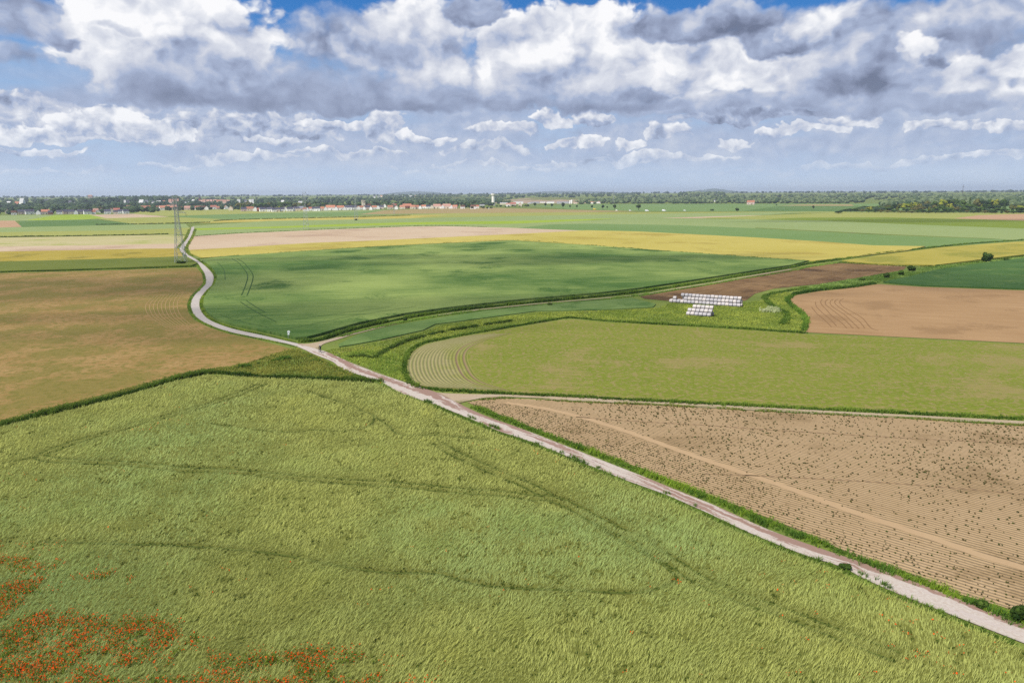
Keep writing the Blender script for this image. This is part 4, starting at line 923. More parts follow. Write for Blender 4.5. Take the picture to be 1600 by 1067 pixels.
PT = {'dark': [Proto(make_tree('tree', 'broad', 1, *KD)), Proto(make_tree('tree', 'broad', 2, *KD))],
      'mid': [Proto(make_tree('tree', 'broad', 3, *KM)), Proto(make_tree('tree', 'broad', 4, *KM))],
      'yellow': [Proto(make_tree('tree', 'broad', 5, *KY)), Proto(make_tree('tree', 'poplar', 6, *KY))],
      'grey': [Proto(make_tree('tree', 'broad', 7, *KB))], 'olive': [Proto(make_tree('tree', 'broad', 8, *KO))],
      'poplar': [Proto(make_tree('poplar_tree', 'poplar', 9, *KM))], 'cone': [Proto(make_tree('conifer', 'cone', 10, *KD))],
      'lolli': [Proto(make_tree('tree', 'lollipop', 11, *KD)), Proto(make_tree('tree', 'lollipop', 12, *KD))],
      'bush': [Proto(make_tree('bush', 'bush', 13, *KD, n=700)), Proto(make_tree('bush', 'bush', 14, *KM, n=600))]}
def tree_px(kind, px, py, hpx, label, cat='tree', name='tree', wpx=None, group=None, k=None, base=10.0, bw=8.5):
    p = at(px, py); mp = mpp(p); h = hpx * mp; pr = PT[kind][k if k is not None else random.randrange(len(PT[kind]))]
    sz = h / base; sx = sz if wpx is None else wpx * mp / bw
    return pr.put(name, p.x, p.y, float(terr(p.x, p.y)), sx, sz, random.uniform(0, 6.28), label, cat, group)
# the single bushes along the field edges
tree_px('bush', 1543, 410, 15.0, 'big round dark bush standing alone between golden barley and dark crop', 'bush', 'bush', 17, None, 0, 9.0, 10.0)
tree_px('bush', 1424.5, 424.8, 9.5, 'wide dark bush at the tip of the ploughed wedge', 'bush', 'bush', 16, 'dark bushes along the ploughed wedge', 0, 9.0, 10.0)
tree_px('bush', 1408, 430, 8, 'small round bush second from the tip of the ploughed wedge', 'bush', 'bush', 11.5, 'dark bushes along the ploughed wedge', 1, 9.0, 10.0)
tree_px('bush', 1385.5, 434.6, 8, 'small round bush third from the tip of the ploughed wedge', 'bush', 'bush', 11.5, 'dark bushes along the ploughed wedge', 0, 9.0, 10.0)
tree_px('bush', 1347, 439, 5, 'lowest little bush in the grass bank beside the tan soil field', 'bush', 'bush', 11, 'dark bushes along the ploughed wedge', 1, 9.0, 10.0)
tree_px('bush', 1465, 416.5, 3.6, 'tiny bush on the dark grass line under the golden barley strip', 'bush', 'bush', 7, None, 1, 9.0, 10.0)
tree_px('bush', 1572, 407.5, 4.5, 'low bush right of the big round dark bush', 'bush', 'bush', 9, None, 1, 9.0, 10.0)
tree_px('bush', 1592, 969, 27, 'dense dark shrub on the verge at the end of the worn road', 'shrub', 'shrub', 34, None, 0, 9.0, 10.0)
tree_px('bush', 1534, 950, 15, 'smaller green shrub on the verge left of the dense dark shrub', 'shrub', 'shrub', 22, None, 1, 9.0, 10.0)
tree_px('bush', 1320, 889, 10, 'dark low shrub on the crop side of the road where pale concrete ends', 'shrub', 'shrub', 22, None, 0, 9.0, 10.0)
tree_px('bush', 859, 477.5, 5, 'small leafy shrub in the hedge bank above the strip field', 'shrub', 'shrub', 9, None, 1, 9.0, 10.0)
tree_px('bush', 633, 502, 6, 'small dark shrub in the hedge bank near the start of the side track', 'shrub', 'shrub', 9, None, 0, 9.0, 10.0)
tree_px('bush', 284, 413, 5.5, 'low dark shrub between the feet of the tall pylon', 'shrub', 'shrub', 16, None, 0, 9.0, 10.0)
tree_px('bush', 556, 344.5, 2.4, 'tiny dark shrub at the foot of the third pylon', 'shrub', 'shrub', 5.5, None, 0, 9.0, 10.0)
# the row of roadside trees
for i, (px, py, hp, lb) in enumerate([(825, 323.6, 4.2, 'low round tree at the left end of the roadside tree row'), (836, 324, 7.4, 'tall dark tree second from the left in the roadside tree row'), (852, 323.7, 6.4, 'tree third from the left in the roadside row beside the sheds'),
        (862.5, 324.8, 7.0, 'round tree fourth from the left in the roadside tree row'), (879.5, 326.2, 9.6, 'biggest tree in the left half of the roadside tree row'), (890.5, 325.6, 5.0, 'small tree just right of the biggest one in the left half of the row'),
        (901.5, 325.9, 5.6, 'small lollipop tree in the middle of the roadside tree row'), (925, 326.8, 6.2, 'round tree beside the small yellow van'), (942, 328, 7.8, 'taller tree right of the yellow van in the roadside row'),
        (948.7, 326.8, 4.8, 'small tree squeezed between two taller ones in the roadside row'), (960.5, 328.4, 8.6, 'tall roadside tree second from the right end of the row'), (998, 329, 9.6, 'broad round roadside tree at the right end of the row'),
        (1270.5, 327.6, 6.4, 'lone dark tree in the far green meadow near the wood')]):
    tree_px('lolli', px, py, hp, lb, 'tree', 'tree', hp * (0.92 if i == 11 else 0.74), 'roadside trees in a row' if i < 12 else None, i % 2, 9.6, 6.4)
for px, py, w, h, lb in ((1112, 329.6, 7, 2.6, 'low dark bush in the far meadow right of the white vans'), (1152, 330, 7.5, 4.8, 'round dark bush at the end of the far ditch'), (1213, 321.3, 3.4, 1.6, 'tiny bush behind the far meadow near the orange house')):
    tree_px('bush', px, py, h, lb, 'bush', 'bush', w, None, 0, 9.0, 10.0)

# ---- the wood on the right
def wood():
    g = random.Random(31)
    edge = [(1312, 331.0), (1360, 332), (1420, 332.6), (1480, 333), (1540, 333.4), (1600, 334), (1640, 334.3)]
    def ey(x):
        for (a, b), (c, d) in zip(edge[:-1], edge[1:]):
            if a <= x <= c: return b + (d - b) * (x - a) / (c - a)
        return edge[-1][1]
    prof = [(1305, 329), (1340, 324), (1380, 321), (1405, 318), (1440, 314.5), (1470, 311.5), (1500, 311), (1530, 311), (1560, 310.5), (1574, 313), (1580, 320), (1600, 321), (1650, 320)]
    def top(x):
        for (a, b), (c, d) in zip(prof[:-1], prof[1:]):
            if a <= x <= c: return b + (d - b) * (x - a) / (c - a)
        return prof[-1][1]
    rows = [(0.0, 'front row', 3.6, 5.4, 11), (1.8, 'second row', 6.0, 9, 12.5), (4.2, 'middle', 7.5, 12, 12.5), (7.0, 'back rows', 10, 15, 11.5)]
    names = {'dark': 'dark green tree', 'mid': 'mid green tree', 'yellow': 'yellow green tree', 'grey': 'grey green tree', 'olive': 'olive brown tree', 'poplar': 'slender pale poplar', 'cone': 'pointed dark conifer'}
    for r, (dy, rn, h0, h1, sp) in enumerate(rows):
        x = 1310 + r * 14 + g.uniform(0, 5)
        while x < 1650:
            y = ey(x) - dy + g.uniform(-0.4, 0.4); hmax = (y - top(x))
            h = min(g.uniform(h0, h1), max(2.4, hmax * g.uniform(0.85, 1.05)))
            if r == 3: h = max(3, hmax * g.uniform(0.88, 1.04))
            if r == 3 and 1470 < x < 1580: kd = g.choice(['yellow', 'yellow', 'mid', 'olive', 'dark', 'mid'])
            elif r == 0: kd = g.choice(['dark', 'dark', 'olive', 'mid'])
            elif 1340 < x < 1410 and r < 2: kd = g.choice(['dark', 'mid', 'grey', 'yellow'])
            else: kd = g.choice(['dark', 'mid', 'mid', 'olive', 'grey', 'yellow' if x > 1400 else 'dark'])
            if g.random() < 0.05: kd = 'poplar'
            if hmax > 1.5:
                tree_px(kd, x, y, h, '%s in the %s of the wood beyond the yellow green field' % (names[kd], rn), 'tree', 'tree', max(h * 0.9, sp * g.uniform(0.9, 1.3)), '%ss in the %s of the wood' % (names[kd], rn))
            x += sp * g.uniform(0.75, 1.1) * (1.0 if r else 0.9)
wood()

# ------------------------------------------------------------------ houses
M_ = {'white': plain('white_render', alb((250, 246, 240), 1.7), 0.8, 0.2, 0.05), 'cream': plain('cream_render', alb((240, 224, 200), 1.5), 0.85, 0.2, 0.06), 'brick': plain('brick_wall', alb((186, 122, 100)), 0.9, 0.2, 0.1), 'pinkw': plain('pink_render', alb((232, 206, 192), 1.35), 0.85, 0.2, 0.06),
      'orange': plain('orange_tiles', alb((222, 152, 122)), 0.85, 0.2, 0.16), 'red': plain('red_tiles', alb((202, 128, 110)), 0.85, 0.2, 0.16), 'slate': plain('slate_roof', alb((84, 82, 102)), 0.6, 0.4, 0.15), 'brown': plain('brown_tiles', alb((132, 92, 76)), 0.85, 0.2, 0.15), 'pinkr': plain('faded_tiles', alb((222, 172, 152)), 0.85, 0.2, 0.12),
      'grey': plain('grey_sheet', alb((170, 172, 186)), 0.5, 0.4, 0.08), 'pale': plain('pale_sheet', alb((226, 224, 222), 1.05), 0.5, 0.4, 0.05), 'glass': plain('dark_glass', (0.02, 0.025, 0.03), 0.2, 0.5), 'darkwood': plain('dark_door', alb((90, 70, 56)), 0.7, 0.3)}
def bx(bm, x0, x1, y0, y1, z0, z1):
    v = [bm.verts.new(p) for p in ((x0, y0, z0), (x1, y0, z0), (x1, y1, z0), (x0, y1, z0), (x0, y0, z1), (x1, y0, z1), (x1, y1, z1), (x0, y1, z1))]
    for f in ((0, 3, 2, 1), (4, 5, 6, 7), (0, 1, 5, 4), (1, 2, 6, 5), (2, 3, 7, 6), (3, 0, 4, 7)): bm.faces.new([v[k] for k in f])
def make_house(name, L, W, H, RH, wall, roof, chim=True, win=True):
    root = empty(name, (0, 0, 0)); bm = bmesh.new()
    l, w = L / 2, W / 2
    v = [bm.verts.new(p) for p in ((-l, -w, 0), (l, -w, 0), (l, w, 0), (-l, w, 0), (-l, -w, H), (l, -w, H), (l, w, H), (-l, w, H), (-l, 0, H + RH), (l, 0, H + RH))]
    for f in ((0, 1, 5, 4), (2, 3, 7, 6), (3, 0, 4, 8, 7), (1, 2, 6, 9, 5), (0, 3, 2, 1)): bm.faces.new([v[k] for k in f])
    bm_obj('wall', bm, M_[wall], root)
    bm = bmesh.new(); e = 0.15; th = 0.2; k = RH / w
    for s in (-1, 1):
        a = [(-l - e, s * (w + e), H - e * k + 0.03), (l + e, s * (w + e), H - e * k + 0.03), (l + e, 0, H + RH + 0.03), (-l - e, 0, H + RH + 0.03)]
        lo = [bm.verts.new(p) for p in a]; up = [bm.verts.new((p[0], p[1], p[2] + th)) for p in a]
        F = [lo[::-1], up] + [[lo[i], lo[(i + 1) % 4], up[(i + 1) % 4], up[i]] for i in range(4)]
        for f in F: bm.faces.new(f if s < 0 else f[::-1])
    r = bm_obj('roof', bm, M_[roof], root)
    if chim:
        bm = bmesh.new(); bx(bm, l * 0.45, l * 0.45 + 0.9, -0.35, 0.35, H + RH - 0.6, H + RH + 1.1); bm_obj('chimney', bm, M_['brick'], r)
    if win:
        for x in (-l * 0.55, l * 0.55):
            bm = bmesh.new(); bx(bm, x - 0.45, x + 0.45, -w - 0.04, -w + 0.1, 1.1, 2.2); bm_obj('window', bm, M_['glass'], root)
        bm = bmesh.new(); bx(bm, l * 0.12, l * 0.12 + 1.0, -w - 0.05, -w + 0.1, 0.0, 2.1); bm_obj('door', bm, M_['darkwood'], root)
    return root
HP = {}
def house(px, py, wpx, wall, roof, label, turn=0.0, hk=1.0, name='house', cat='house', grp='houses of the village row'):
    """turn 0: long side and roof slope towards us; 1.57: gable towards us"""
    key = (wall, roof, turn > 0.8)
    if key not in HP: HP[key] = Proto(make_house(name, 12.0, 8.0, 3.7, 3.0, wall, roof))
    p = at(px, py); mp = mpp(p); face = math.atan2(p.y, p.x) - math.pi / 2
    s = wpx * mp / (12.7 if turn < 0.8 else 8.7)
    s = max(0.7, min(s, 2.0))
    HP[key].put(name, p.x, p.y, float(terr(p.x, p.y)), s, max(1.1, min(2.0, 1.35 * hk * (0.6 + 0.4 * s))), face + turn, label, cat, grp)
HS = """12 334 7 cream brown g|22 336 8 white brown|34 335 11 pinkw slate|47 335.3 13 white slate|60.5 335.6 7 white slate g|71.5 335.2 12 cream orange|79 335.5 5 brick slate|93 335 8 white slate|104 334.5 10 pinkw slate|112 334.6 9 cream slate|119 335 6 white slate g|127 334.8 11 cream slate|137 335 11 white slate|146.5 334.8 6 white red|150 332 8 white pinkr|158.5 332.5 7 white red g|168 334.3 10 white slate|175 332.6 7 cream orange g|182.5 332 10 brick red|181 334.8 6 cream slate|189 333.8 8 white slate|197 334 9 white slate|202 326.5 8 brick orange|228 329.2 14 white orange|236 327.6 8 cream orange|
232 328.4 7 pinkw red|243.5 328 9 cream orange|256 328.6 13 white orange|269 328.3 15 cream orange|281 328.4 8 pinkw red|293.5 328.3 10 pinkw pinkr|303 327.8 5 white brown g|309.5 328 9 white orange|318 327.8 9 white brown|323.5 328 6 white brown g|334 327 10 white red|341 327.5 6 pinkw orange|353.5 327 6 white pinkr g|361 328.8 7 cream orange g|
381 330.4 9 pinkw slate|391 330 11 cream orange|399.5 330 7 white slate g|404.5 330.5 5 brick red|410.5 330.8 10 white slate|422 330.8 10 white slate|428 331.2 7 white slate|433 331 9 cream slate|440.5 330.8 9 white slate|445 329.5 6 white slate g|453 330.4 10 white slate|458.5 330.2 5 white slate g|464 329.6 9 cream slate|470 328.6 9 pinkw grey|476.5 330.2 6 white red|480.5 330 5 white slate g|486 329.4 7 white red|491 329.6 7 white slate|
495.5 329.8 10 white slate|503 329.3 8 cream orange|509 329.2 6 white orange g|517 328.8 15 white orange|525.5 329 6 white red g|532 328.5 12 white orange|538.5 328.6 5 white orange g|545 328.2 12 white slate|553 327.8 10 white slate|560 328 6 white orange g|565 327.6 8 white orange|569.5 328 5 white brown g|574 327.6 10 pinkw slate|580 328.2 5 white orange g|585 327.3 8 white orange|591 327 6 white slate g|596 326.8 8 cream slate|601 324.5 6 white orange g|610 327 9 cream orange|619.5 327.4 6 white orange g|616 323.8 8 brick red|
629 326.8 9 cream orange|636 326 14 brick orange|645 326.7 9 cream orange|651 326.6 8 pinkw orange|657 326.6 5 white brown g|662.5 326 8 white orange|669 326 7 white slate|675 326.2 6 cream slate g|683 326 12 cream pinkr|691 326.2 6 white orange g|698 326 13 cream pinkr|705 326.2 6 white orange g|711 326.2 8 pinkw orange|723 326.3 7 white brown|739.5 326.5 9 white brown|745 326 7 white orange|
768 321.3 5 brick red|794 322.6 7 white pinkr|802 321.8 9 pinkw red|813 322.4 5 cream orange g|1173 319.8 12 pinkw orange"""
def village():
    marks = [(283, 'tall pylon'), (478, 'second pylon'), (568, 'church tower'), (770, 'water tower')]
    ordn = ['first', 'second', 'third', 'fourth', 'fifth', 'sixth', 'seventh', 'eighth', 'ninth', 'tenth', 'eleventh', 'twelfth', 'thirteenth', 'fourteenth', 'fifteenth', 'sixteenth', 'seventeenth', 'eighteenth', 'nineteenth', 'twentieth']
    WN = {'white': 'white', 'cream': 'cream', 'brick': 'brick', 'pinkw': 'pinkish'}; RN = {'orange': 'orange tiled', 'red': 'red tiled', 'slate': 'dark slate', 'brown': 'brown', 'pinkr': 'faded pink', 'grey': 'grey'}
    rows = []
    for s in HS.replace('\n', '').split('|'):
        f = s.split(); rows.append((float(f[0]), float(f[1]), float(f[2]), f[3], f[4], len(f) > 5))
    rows.sort(); cnt = {}
    for px, py, w, wall, roof, gab in rows:
        if px > 1100: lab = 'lone pinkish house with orange roof beyond the far green meadow'
        else:
            sec = None
            for mx, mn in marks:
                if px < mx: sec = 'left of ' + mn if mx == 283 else None; break
            if sec is None:
                L = [mn for mx, mn in marks if mx <= px]; Rg = [mn for mx, mn in marks if mx > px]
                sec = ('between %s and %s' % (L[-1], Rg[0])) if Rg else 'right of water tower'
            key = (wall, roof, gab, sec); cnt[key] = cnt.get(key, 0) + 1
            lab = '%s roofed %s house%s, %s from left %s' % (RN[roof], WN[wall], ', gable-on' if gab else '', ordn[cnt[key] - 1], sec)
        house(px, py, w, wall, roof, lab, (math.pi / 2 if gab else 0.0) + random.uniform(-0.16, 0.16))
    # sheds and larger blocks
    def shed(px, py, wpx, hpx, wall, roof, label, depth=14.0):
        p = at(px, py); mp = mpp(p); L = wpx * mp; H = hpx * mp * 0.72
        o = make_house('shed', L, depth, H, hpx * mp * 0.28, wall, roof, False, False); o.location = (p.x, p.y, float(terr(p.x, p.y))); o.rotation_euler = (0, 0, math.atan2(p.y, p.x) - math.pi / 2)
        tag(o, label, 'shed')
    shed(787, 320, 12, 3.2, 'cream', 'pale', 'long cream shed just right of the water tower')
    shed(810, 318.8, 15, 3.4, 'white', 'pale', 'long white shed behind the red roofed houses')
    shed(827, 319, 5, 2.2, 'pale', 'pale', 'small white shed right of the long white one')
    shed(836, 318.4, 14, 2.6, 'pale', 'grey', 'low pale shed at the foot of the quarry slope')
    shed(848, 318, 8, 2.4, 'white', 'pale', 'white shed in the middle of the quarry foot')
    shed(860, 318.2, 12, 2.8, 'white', 'pale', 'white shed at the right end of the quarry foot')
    shed(881, 318.6, 22, 3.0, 'pale', 'grey', 'long blue grey warehouse left of the white silos')
    shed(899, 318.6, 6, 2.4, 'cream', 'pinkr', 'pale shed right of the white silos')
    shed(747, 322, 20, 2.2, 'pale', 'pale', 'pale flat shed behind the trees left of the water tower')
    shed(925, 318.4, 9, 3.0, 'white', 'orange', 'white house block at the edge of the far meadow'); shed(936, 318.2, 8, 3.4, 'white', 'pinkr', 'white gabled block beside the far meadow trees')
    shed(955, 315.2, 12, 1.6, 'pale', 'pale', 'long pale shed among the far trees')
village()

# ------------------------------------------------------------------ towers, masts, pylons
def lathe(bm, prof, n=20):
    rings = [[bm.verts.new((r * math.cos(2 * math.pi * k / n), r * math.sin(2 * math.pi * k / n), z)) for k in range(n)] for r, z in prof]
    for a, b in zip(rings[:-1], rings[1:]):
        for k in range(n): bm.faces.new((a[k], a[(k + 1) % n], b[(k + 1) % n], b[k]))
    bm.faces.new(rings[-1]); bm.faces.new(rings[0][::-1])
CONC = plain('pale_concrete', alb((244, 238, 224), 1.6), 0.85, 0.2, 0.06); STEEL = plain('galvanised_steel', alb((200, 206, 204), 0.95), 0.55, 0.4, 0.08)
RUST = plain('dark_mast_paint', alb((112, 104, 106)), 0.7, 0.3, 0.1)
def towers():
    p = at(770.8, 321.5); mp = mpp(p); hh = 18.8 * mp
    t = empty('water_tower', (p.x, p.y, 0), label='tall cream water tower with a wider round tank on top', cat='tower')
    bm = bmesh.new(); lathe(bm, [(2.9 * mp, 0), (2.6 * mp, hh * .1), (2.35 * mp, hh * .78)], 28); bm_obj('shaft', bm, CONC, t)
    bm = bmesh.new(); lathe(bm, [(2.2 * mp, hh * .775), (2.3 * mp, hh * .8), (3.3 * mp, hh * .86), (3.4 * mp, hh * .97)], 32); bm_obj('tank', bm, CONC, t)
    bm = bmesh.new(); lathe(bm, [(3.45 * mp, hh * .972), (3.2 * mp, hh * .99), (1.2 * mp, hh * 1.0)], 28); bm_obj('roof', bm, M_['pale'], t)
    # square church tower in the village
    p = at(568.3, 327); mp = mpp(p); w = 2.3 * mp; h = 13.4 * mp
    t = empty('church', (p.x, p.y, 0), math.atan2(p.y, p.x) - math.pi / 2 + 0.2, label='pale square church tower with a brown roofed nave in the village', cat='church')
    bm = bmesh.new(); bx(bm, -w, w, -w, w, 0, h); bm_obj('tower', bm, M_['cream'], t)
    bm = bmesh.new(); bx(bm, -w - .3, w + .3, -w - .3, w + .3, h + .003, h + .9); bm_obj('parapet', bm, M_['pinkw'], t)
    for s in (-1, 1):
        bm = bmesh.new(); bx(bm, s * w * .5 - .7, s * w * .5 + .7, -w - .08, -w + .1, h * .72, h * .9); bm_obj('belfry_opening', bm, M_['glass'], t)
    n = make_house('nave', 9 * mp, 5 * mp, 5.2 * mp, 3.2 * mp, 'cream', 'brown', False, False); n.parent = t; n.location = (w + 4.6 * mp, 0, 0)
    # far towers on the skyline
    def spire(px, dist, ztop, w, label, wall, roof, pointed=True):
        p = at_dist(px, dist); z0 = float(terr(p.x, p.y)); t = empty('church_tower', (p.x, p.y, z0), 0.4, label=label, cat='church'); H = ztop - z0
        hb = H * (0.66 if pointed else 0.9); bm = bmesh.new(); bx(bm, -w, w, -w, w, 0, hb); bm_obj('tower', bm, M_[wall], t)
        bm = bmesh.new(); k = 0.0 if pointed else 0.55
        a = [bm.verts.new((x * w * 1.08, y * w * 1.08, hb + .01)) for x, y in ((-1, -1), (1, -1), (1, 1), (-1, 1))]
        b = [bm.verts.new((x * w * max(k, .05), y * w * max(k, .05), H)) for x, y in ((-1, -1), (1, -1), (1, 1), (-1, 1))]
        for i in range(4): bm.faces.new((a[i], a[(i + 1) % 4], b[(i + 1) % 4], b[i]))
        bm.faces.new(b); bm.faces.new(a[::-1]); bm_obj('spire' if pointed else 'roof', bm, M_[roof], t)
    def zat(px, py, dist):
        d = ray(px, py); return CAM_H + d.z / math.hypot(d.x, d.y) * dist
    spire(311, 3600, zat(311, 306, 3600), 4.6, 'red brick church with dark pointed spire on the skyline', 'brick', 'slate')
    spire(140.5, 3600, zat(140.5, 304.8, 3600), 8.5, 'pinkish blunt tower among dark trees on the left skyline', 'pinkw', 'pinkr', False)
    # silos
    p = at(892, 318.6); mp = mpp(p)
    t = empty('silo', (p.x, p.y, 0), label='white twin silo block at the right of the quarry', cat='silo')
    for s in (-1, 1):
        bm = bmesh.new(); lathe(bm, [(1.15 * mp, 0), (1.15 * mp, (5.0 + s * .3) * mp), (.2 * mp, (5.6 + s * .3) * mp)], 18); o = bm_obj('cylinder', bm, M_['white'], t); o.location = (s * 1.25 * mp, 0, 0)
    # masts
    for px, dist, py, w, lb in ((1504, 4200, 288.5, 1.5, 'slim tall mast on the skyline above the wood on the right'), (654.8, 5200, 297.5, 1.7, 'dark slim mast on the skyline left of the water tower'), (376.5, 5200, 304.6, .9, 'tiny thin mast on the skyline right of the red church')):
        p = at_dist(px, dist); z0 = float(terr(p.x, p.y)); H = zat(px, py, dist) - z0
        t = empty('radio_mast', (p.x, p.y, z0), label=lb, cat='mast'); bm = bmesh.new(); lathe(bm, [(w, 0), (w * .8, H * .6), (w * .45, H)], 6); bm_obj('pole', bm, RUST, t)
        bm = bmesh.new(); bx(bm, -w * 1.4, w * 1.4, -w * 1.4, w * 1.4, H * .8, H * .84); bm_obj('antenna_platform', bm, RUST, t)
towers()
def bar(bm, a, b, r):
    limb(bm, a, b, r, r, 4)
def make_pylon(t):
    """lattice pylon 38 m tall, line running along Y"""
    H = 38.0; k = 0.085
    def hw(z): return 2.75 * (1 - z / 24.0) + 1.0 * (z / 24.0) if z < 24 else 1.0 - 0.25 * (z - 24) / 14.0
    zs = [0, 4.5, 9, 13, 16.5, 19.5, 22, 24.2, 26.3, 28.3, 30.2, 32.1, 34, 36]
    for sx in (-1, 1):
        for sy in (-1, 1):
            bm = bmesh.new()
            for a, b in zip(zs[:-1], zs[1:]): limb(bm, (sx * hw(a), sy * hw(a), a), (sx * hw(b), sy * hw(b), b), 0.14 if a < 20 else 0.1, 0.14 if b < 20 else 0.1, 4)
            bm_obj('leg', bm, STEEL, t)
    bm = bmesh.new()
    for a, b in zip(zs[:-1], zs[1:]):
        for s in (-1, 1):
            for ax in (0, 1):
                def pt(u, z): return (u * hw(z), s * hw(z), z) if ax == 0 else (s * hw(z), u * hw(z), z)
                bar(bm, pt(-1, a), pt(1, b), k * .75); bar(bm, pt(1, a), pt(-1, b), k * .75); bar(bm, pt(-1, b), pt(1, b), k * .7)
    bm_obj('bracing', bm, STEEL, t)
    for z, xl, xr in ((36.6, -1.9, 2.0), (32.1, -3.4, 1.2), (28.3, -1.2, 5.0)):
        bm = bmesh.new()
        for x in (xl, xr):
            s = 1 if x > 0 else -1
            if abs(x) < 1.3: continue
            w = hw(min(z, 36))
            for sy in (-1, 1):
                bar(bm, (s * w * .8, sy * w, z), (x, 0, z), k); bar(bm, (s * w * .8, sy * w, z + 1.4 if z < 36 else 38.0), (x, 0, z), k * .8)
                n = max(2, int(abs(x)))
                for i in range(1, n): f = i / n; bar(bm, (s * w + (x - s * w) * f, sy * w * (1 - f), z), (s * w + (x - s * w) * f, sy * w * (1 - f), z + 1.3 * (1 - f)), k * .6)
        if z > 36:
            for s in (-1, 1): bar(bm, (s * hw(36), -hw(36), 36), (s * 1.6, 0, 38.2), k); bar(bm, (s * hw(36), hw(36), 36), (s * 1.6, 0, 38.2), k)
        arm = bm_obj('crossarm', bm, STEEL, t)
        for x in (xl, xr):
            if abs(x) < 1.3: continue
            bm = bmesh.new(); lathe(bm, [(.05, z - 2.0), (.13, z - 1.9), (.07, z - 1.4), (.13, z - 1.3), (.07, z - .8), (.13, z - .7), (.05, z)], 6); o = bm_obj('insulator', bm, RUST, arm); o.location = (x, 0, 0)
    return t
p1 = at(283, 411.5); p2 = at(478.5, 358.0); p3 = at(556.5, 344.4)
py_ = make_pylon(empty('pylon', (p1.x, p1.y, 0), 0.16, label='tall lattice pylon at the bend of the road', cat='pylon', group='lattice pylons of the power line'))
for p, s, lb in ((p2, 1.08, 'second lattice pylon standing before the pale soil field'), (p3, 0.99, 'third small faint lattice pylon beyond the lime strip'), (at(616, 334.6), 0.62, 'small faint lattice pylon in front of the houses right of the church'), (at_dist(516.5, 2900), 1.0, 'far pylon rising over trees between second and third pylon'), (at_dist(958.5, 2560), 1.18, 'far lattice pylon before the trees right of the roadside row')):
    o = copy_tree(py_); o.location = (p.x, p.y, float(terr(p.x, p.y))); o.scale = (s, s, s); o['label'] = lb; o.rotation_euler = (0, 0, 0.25)

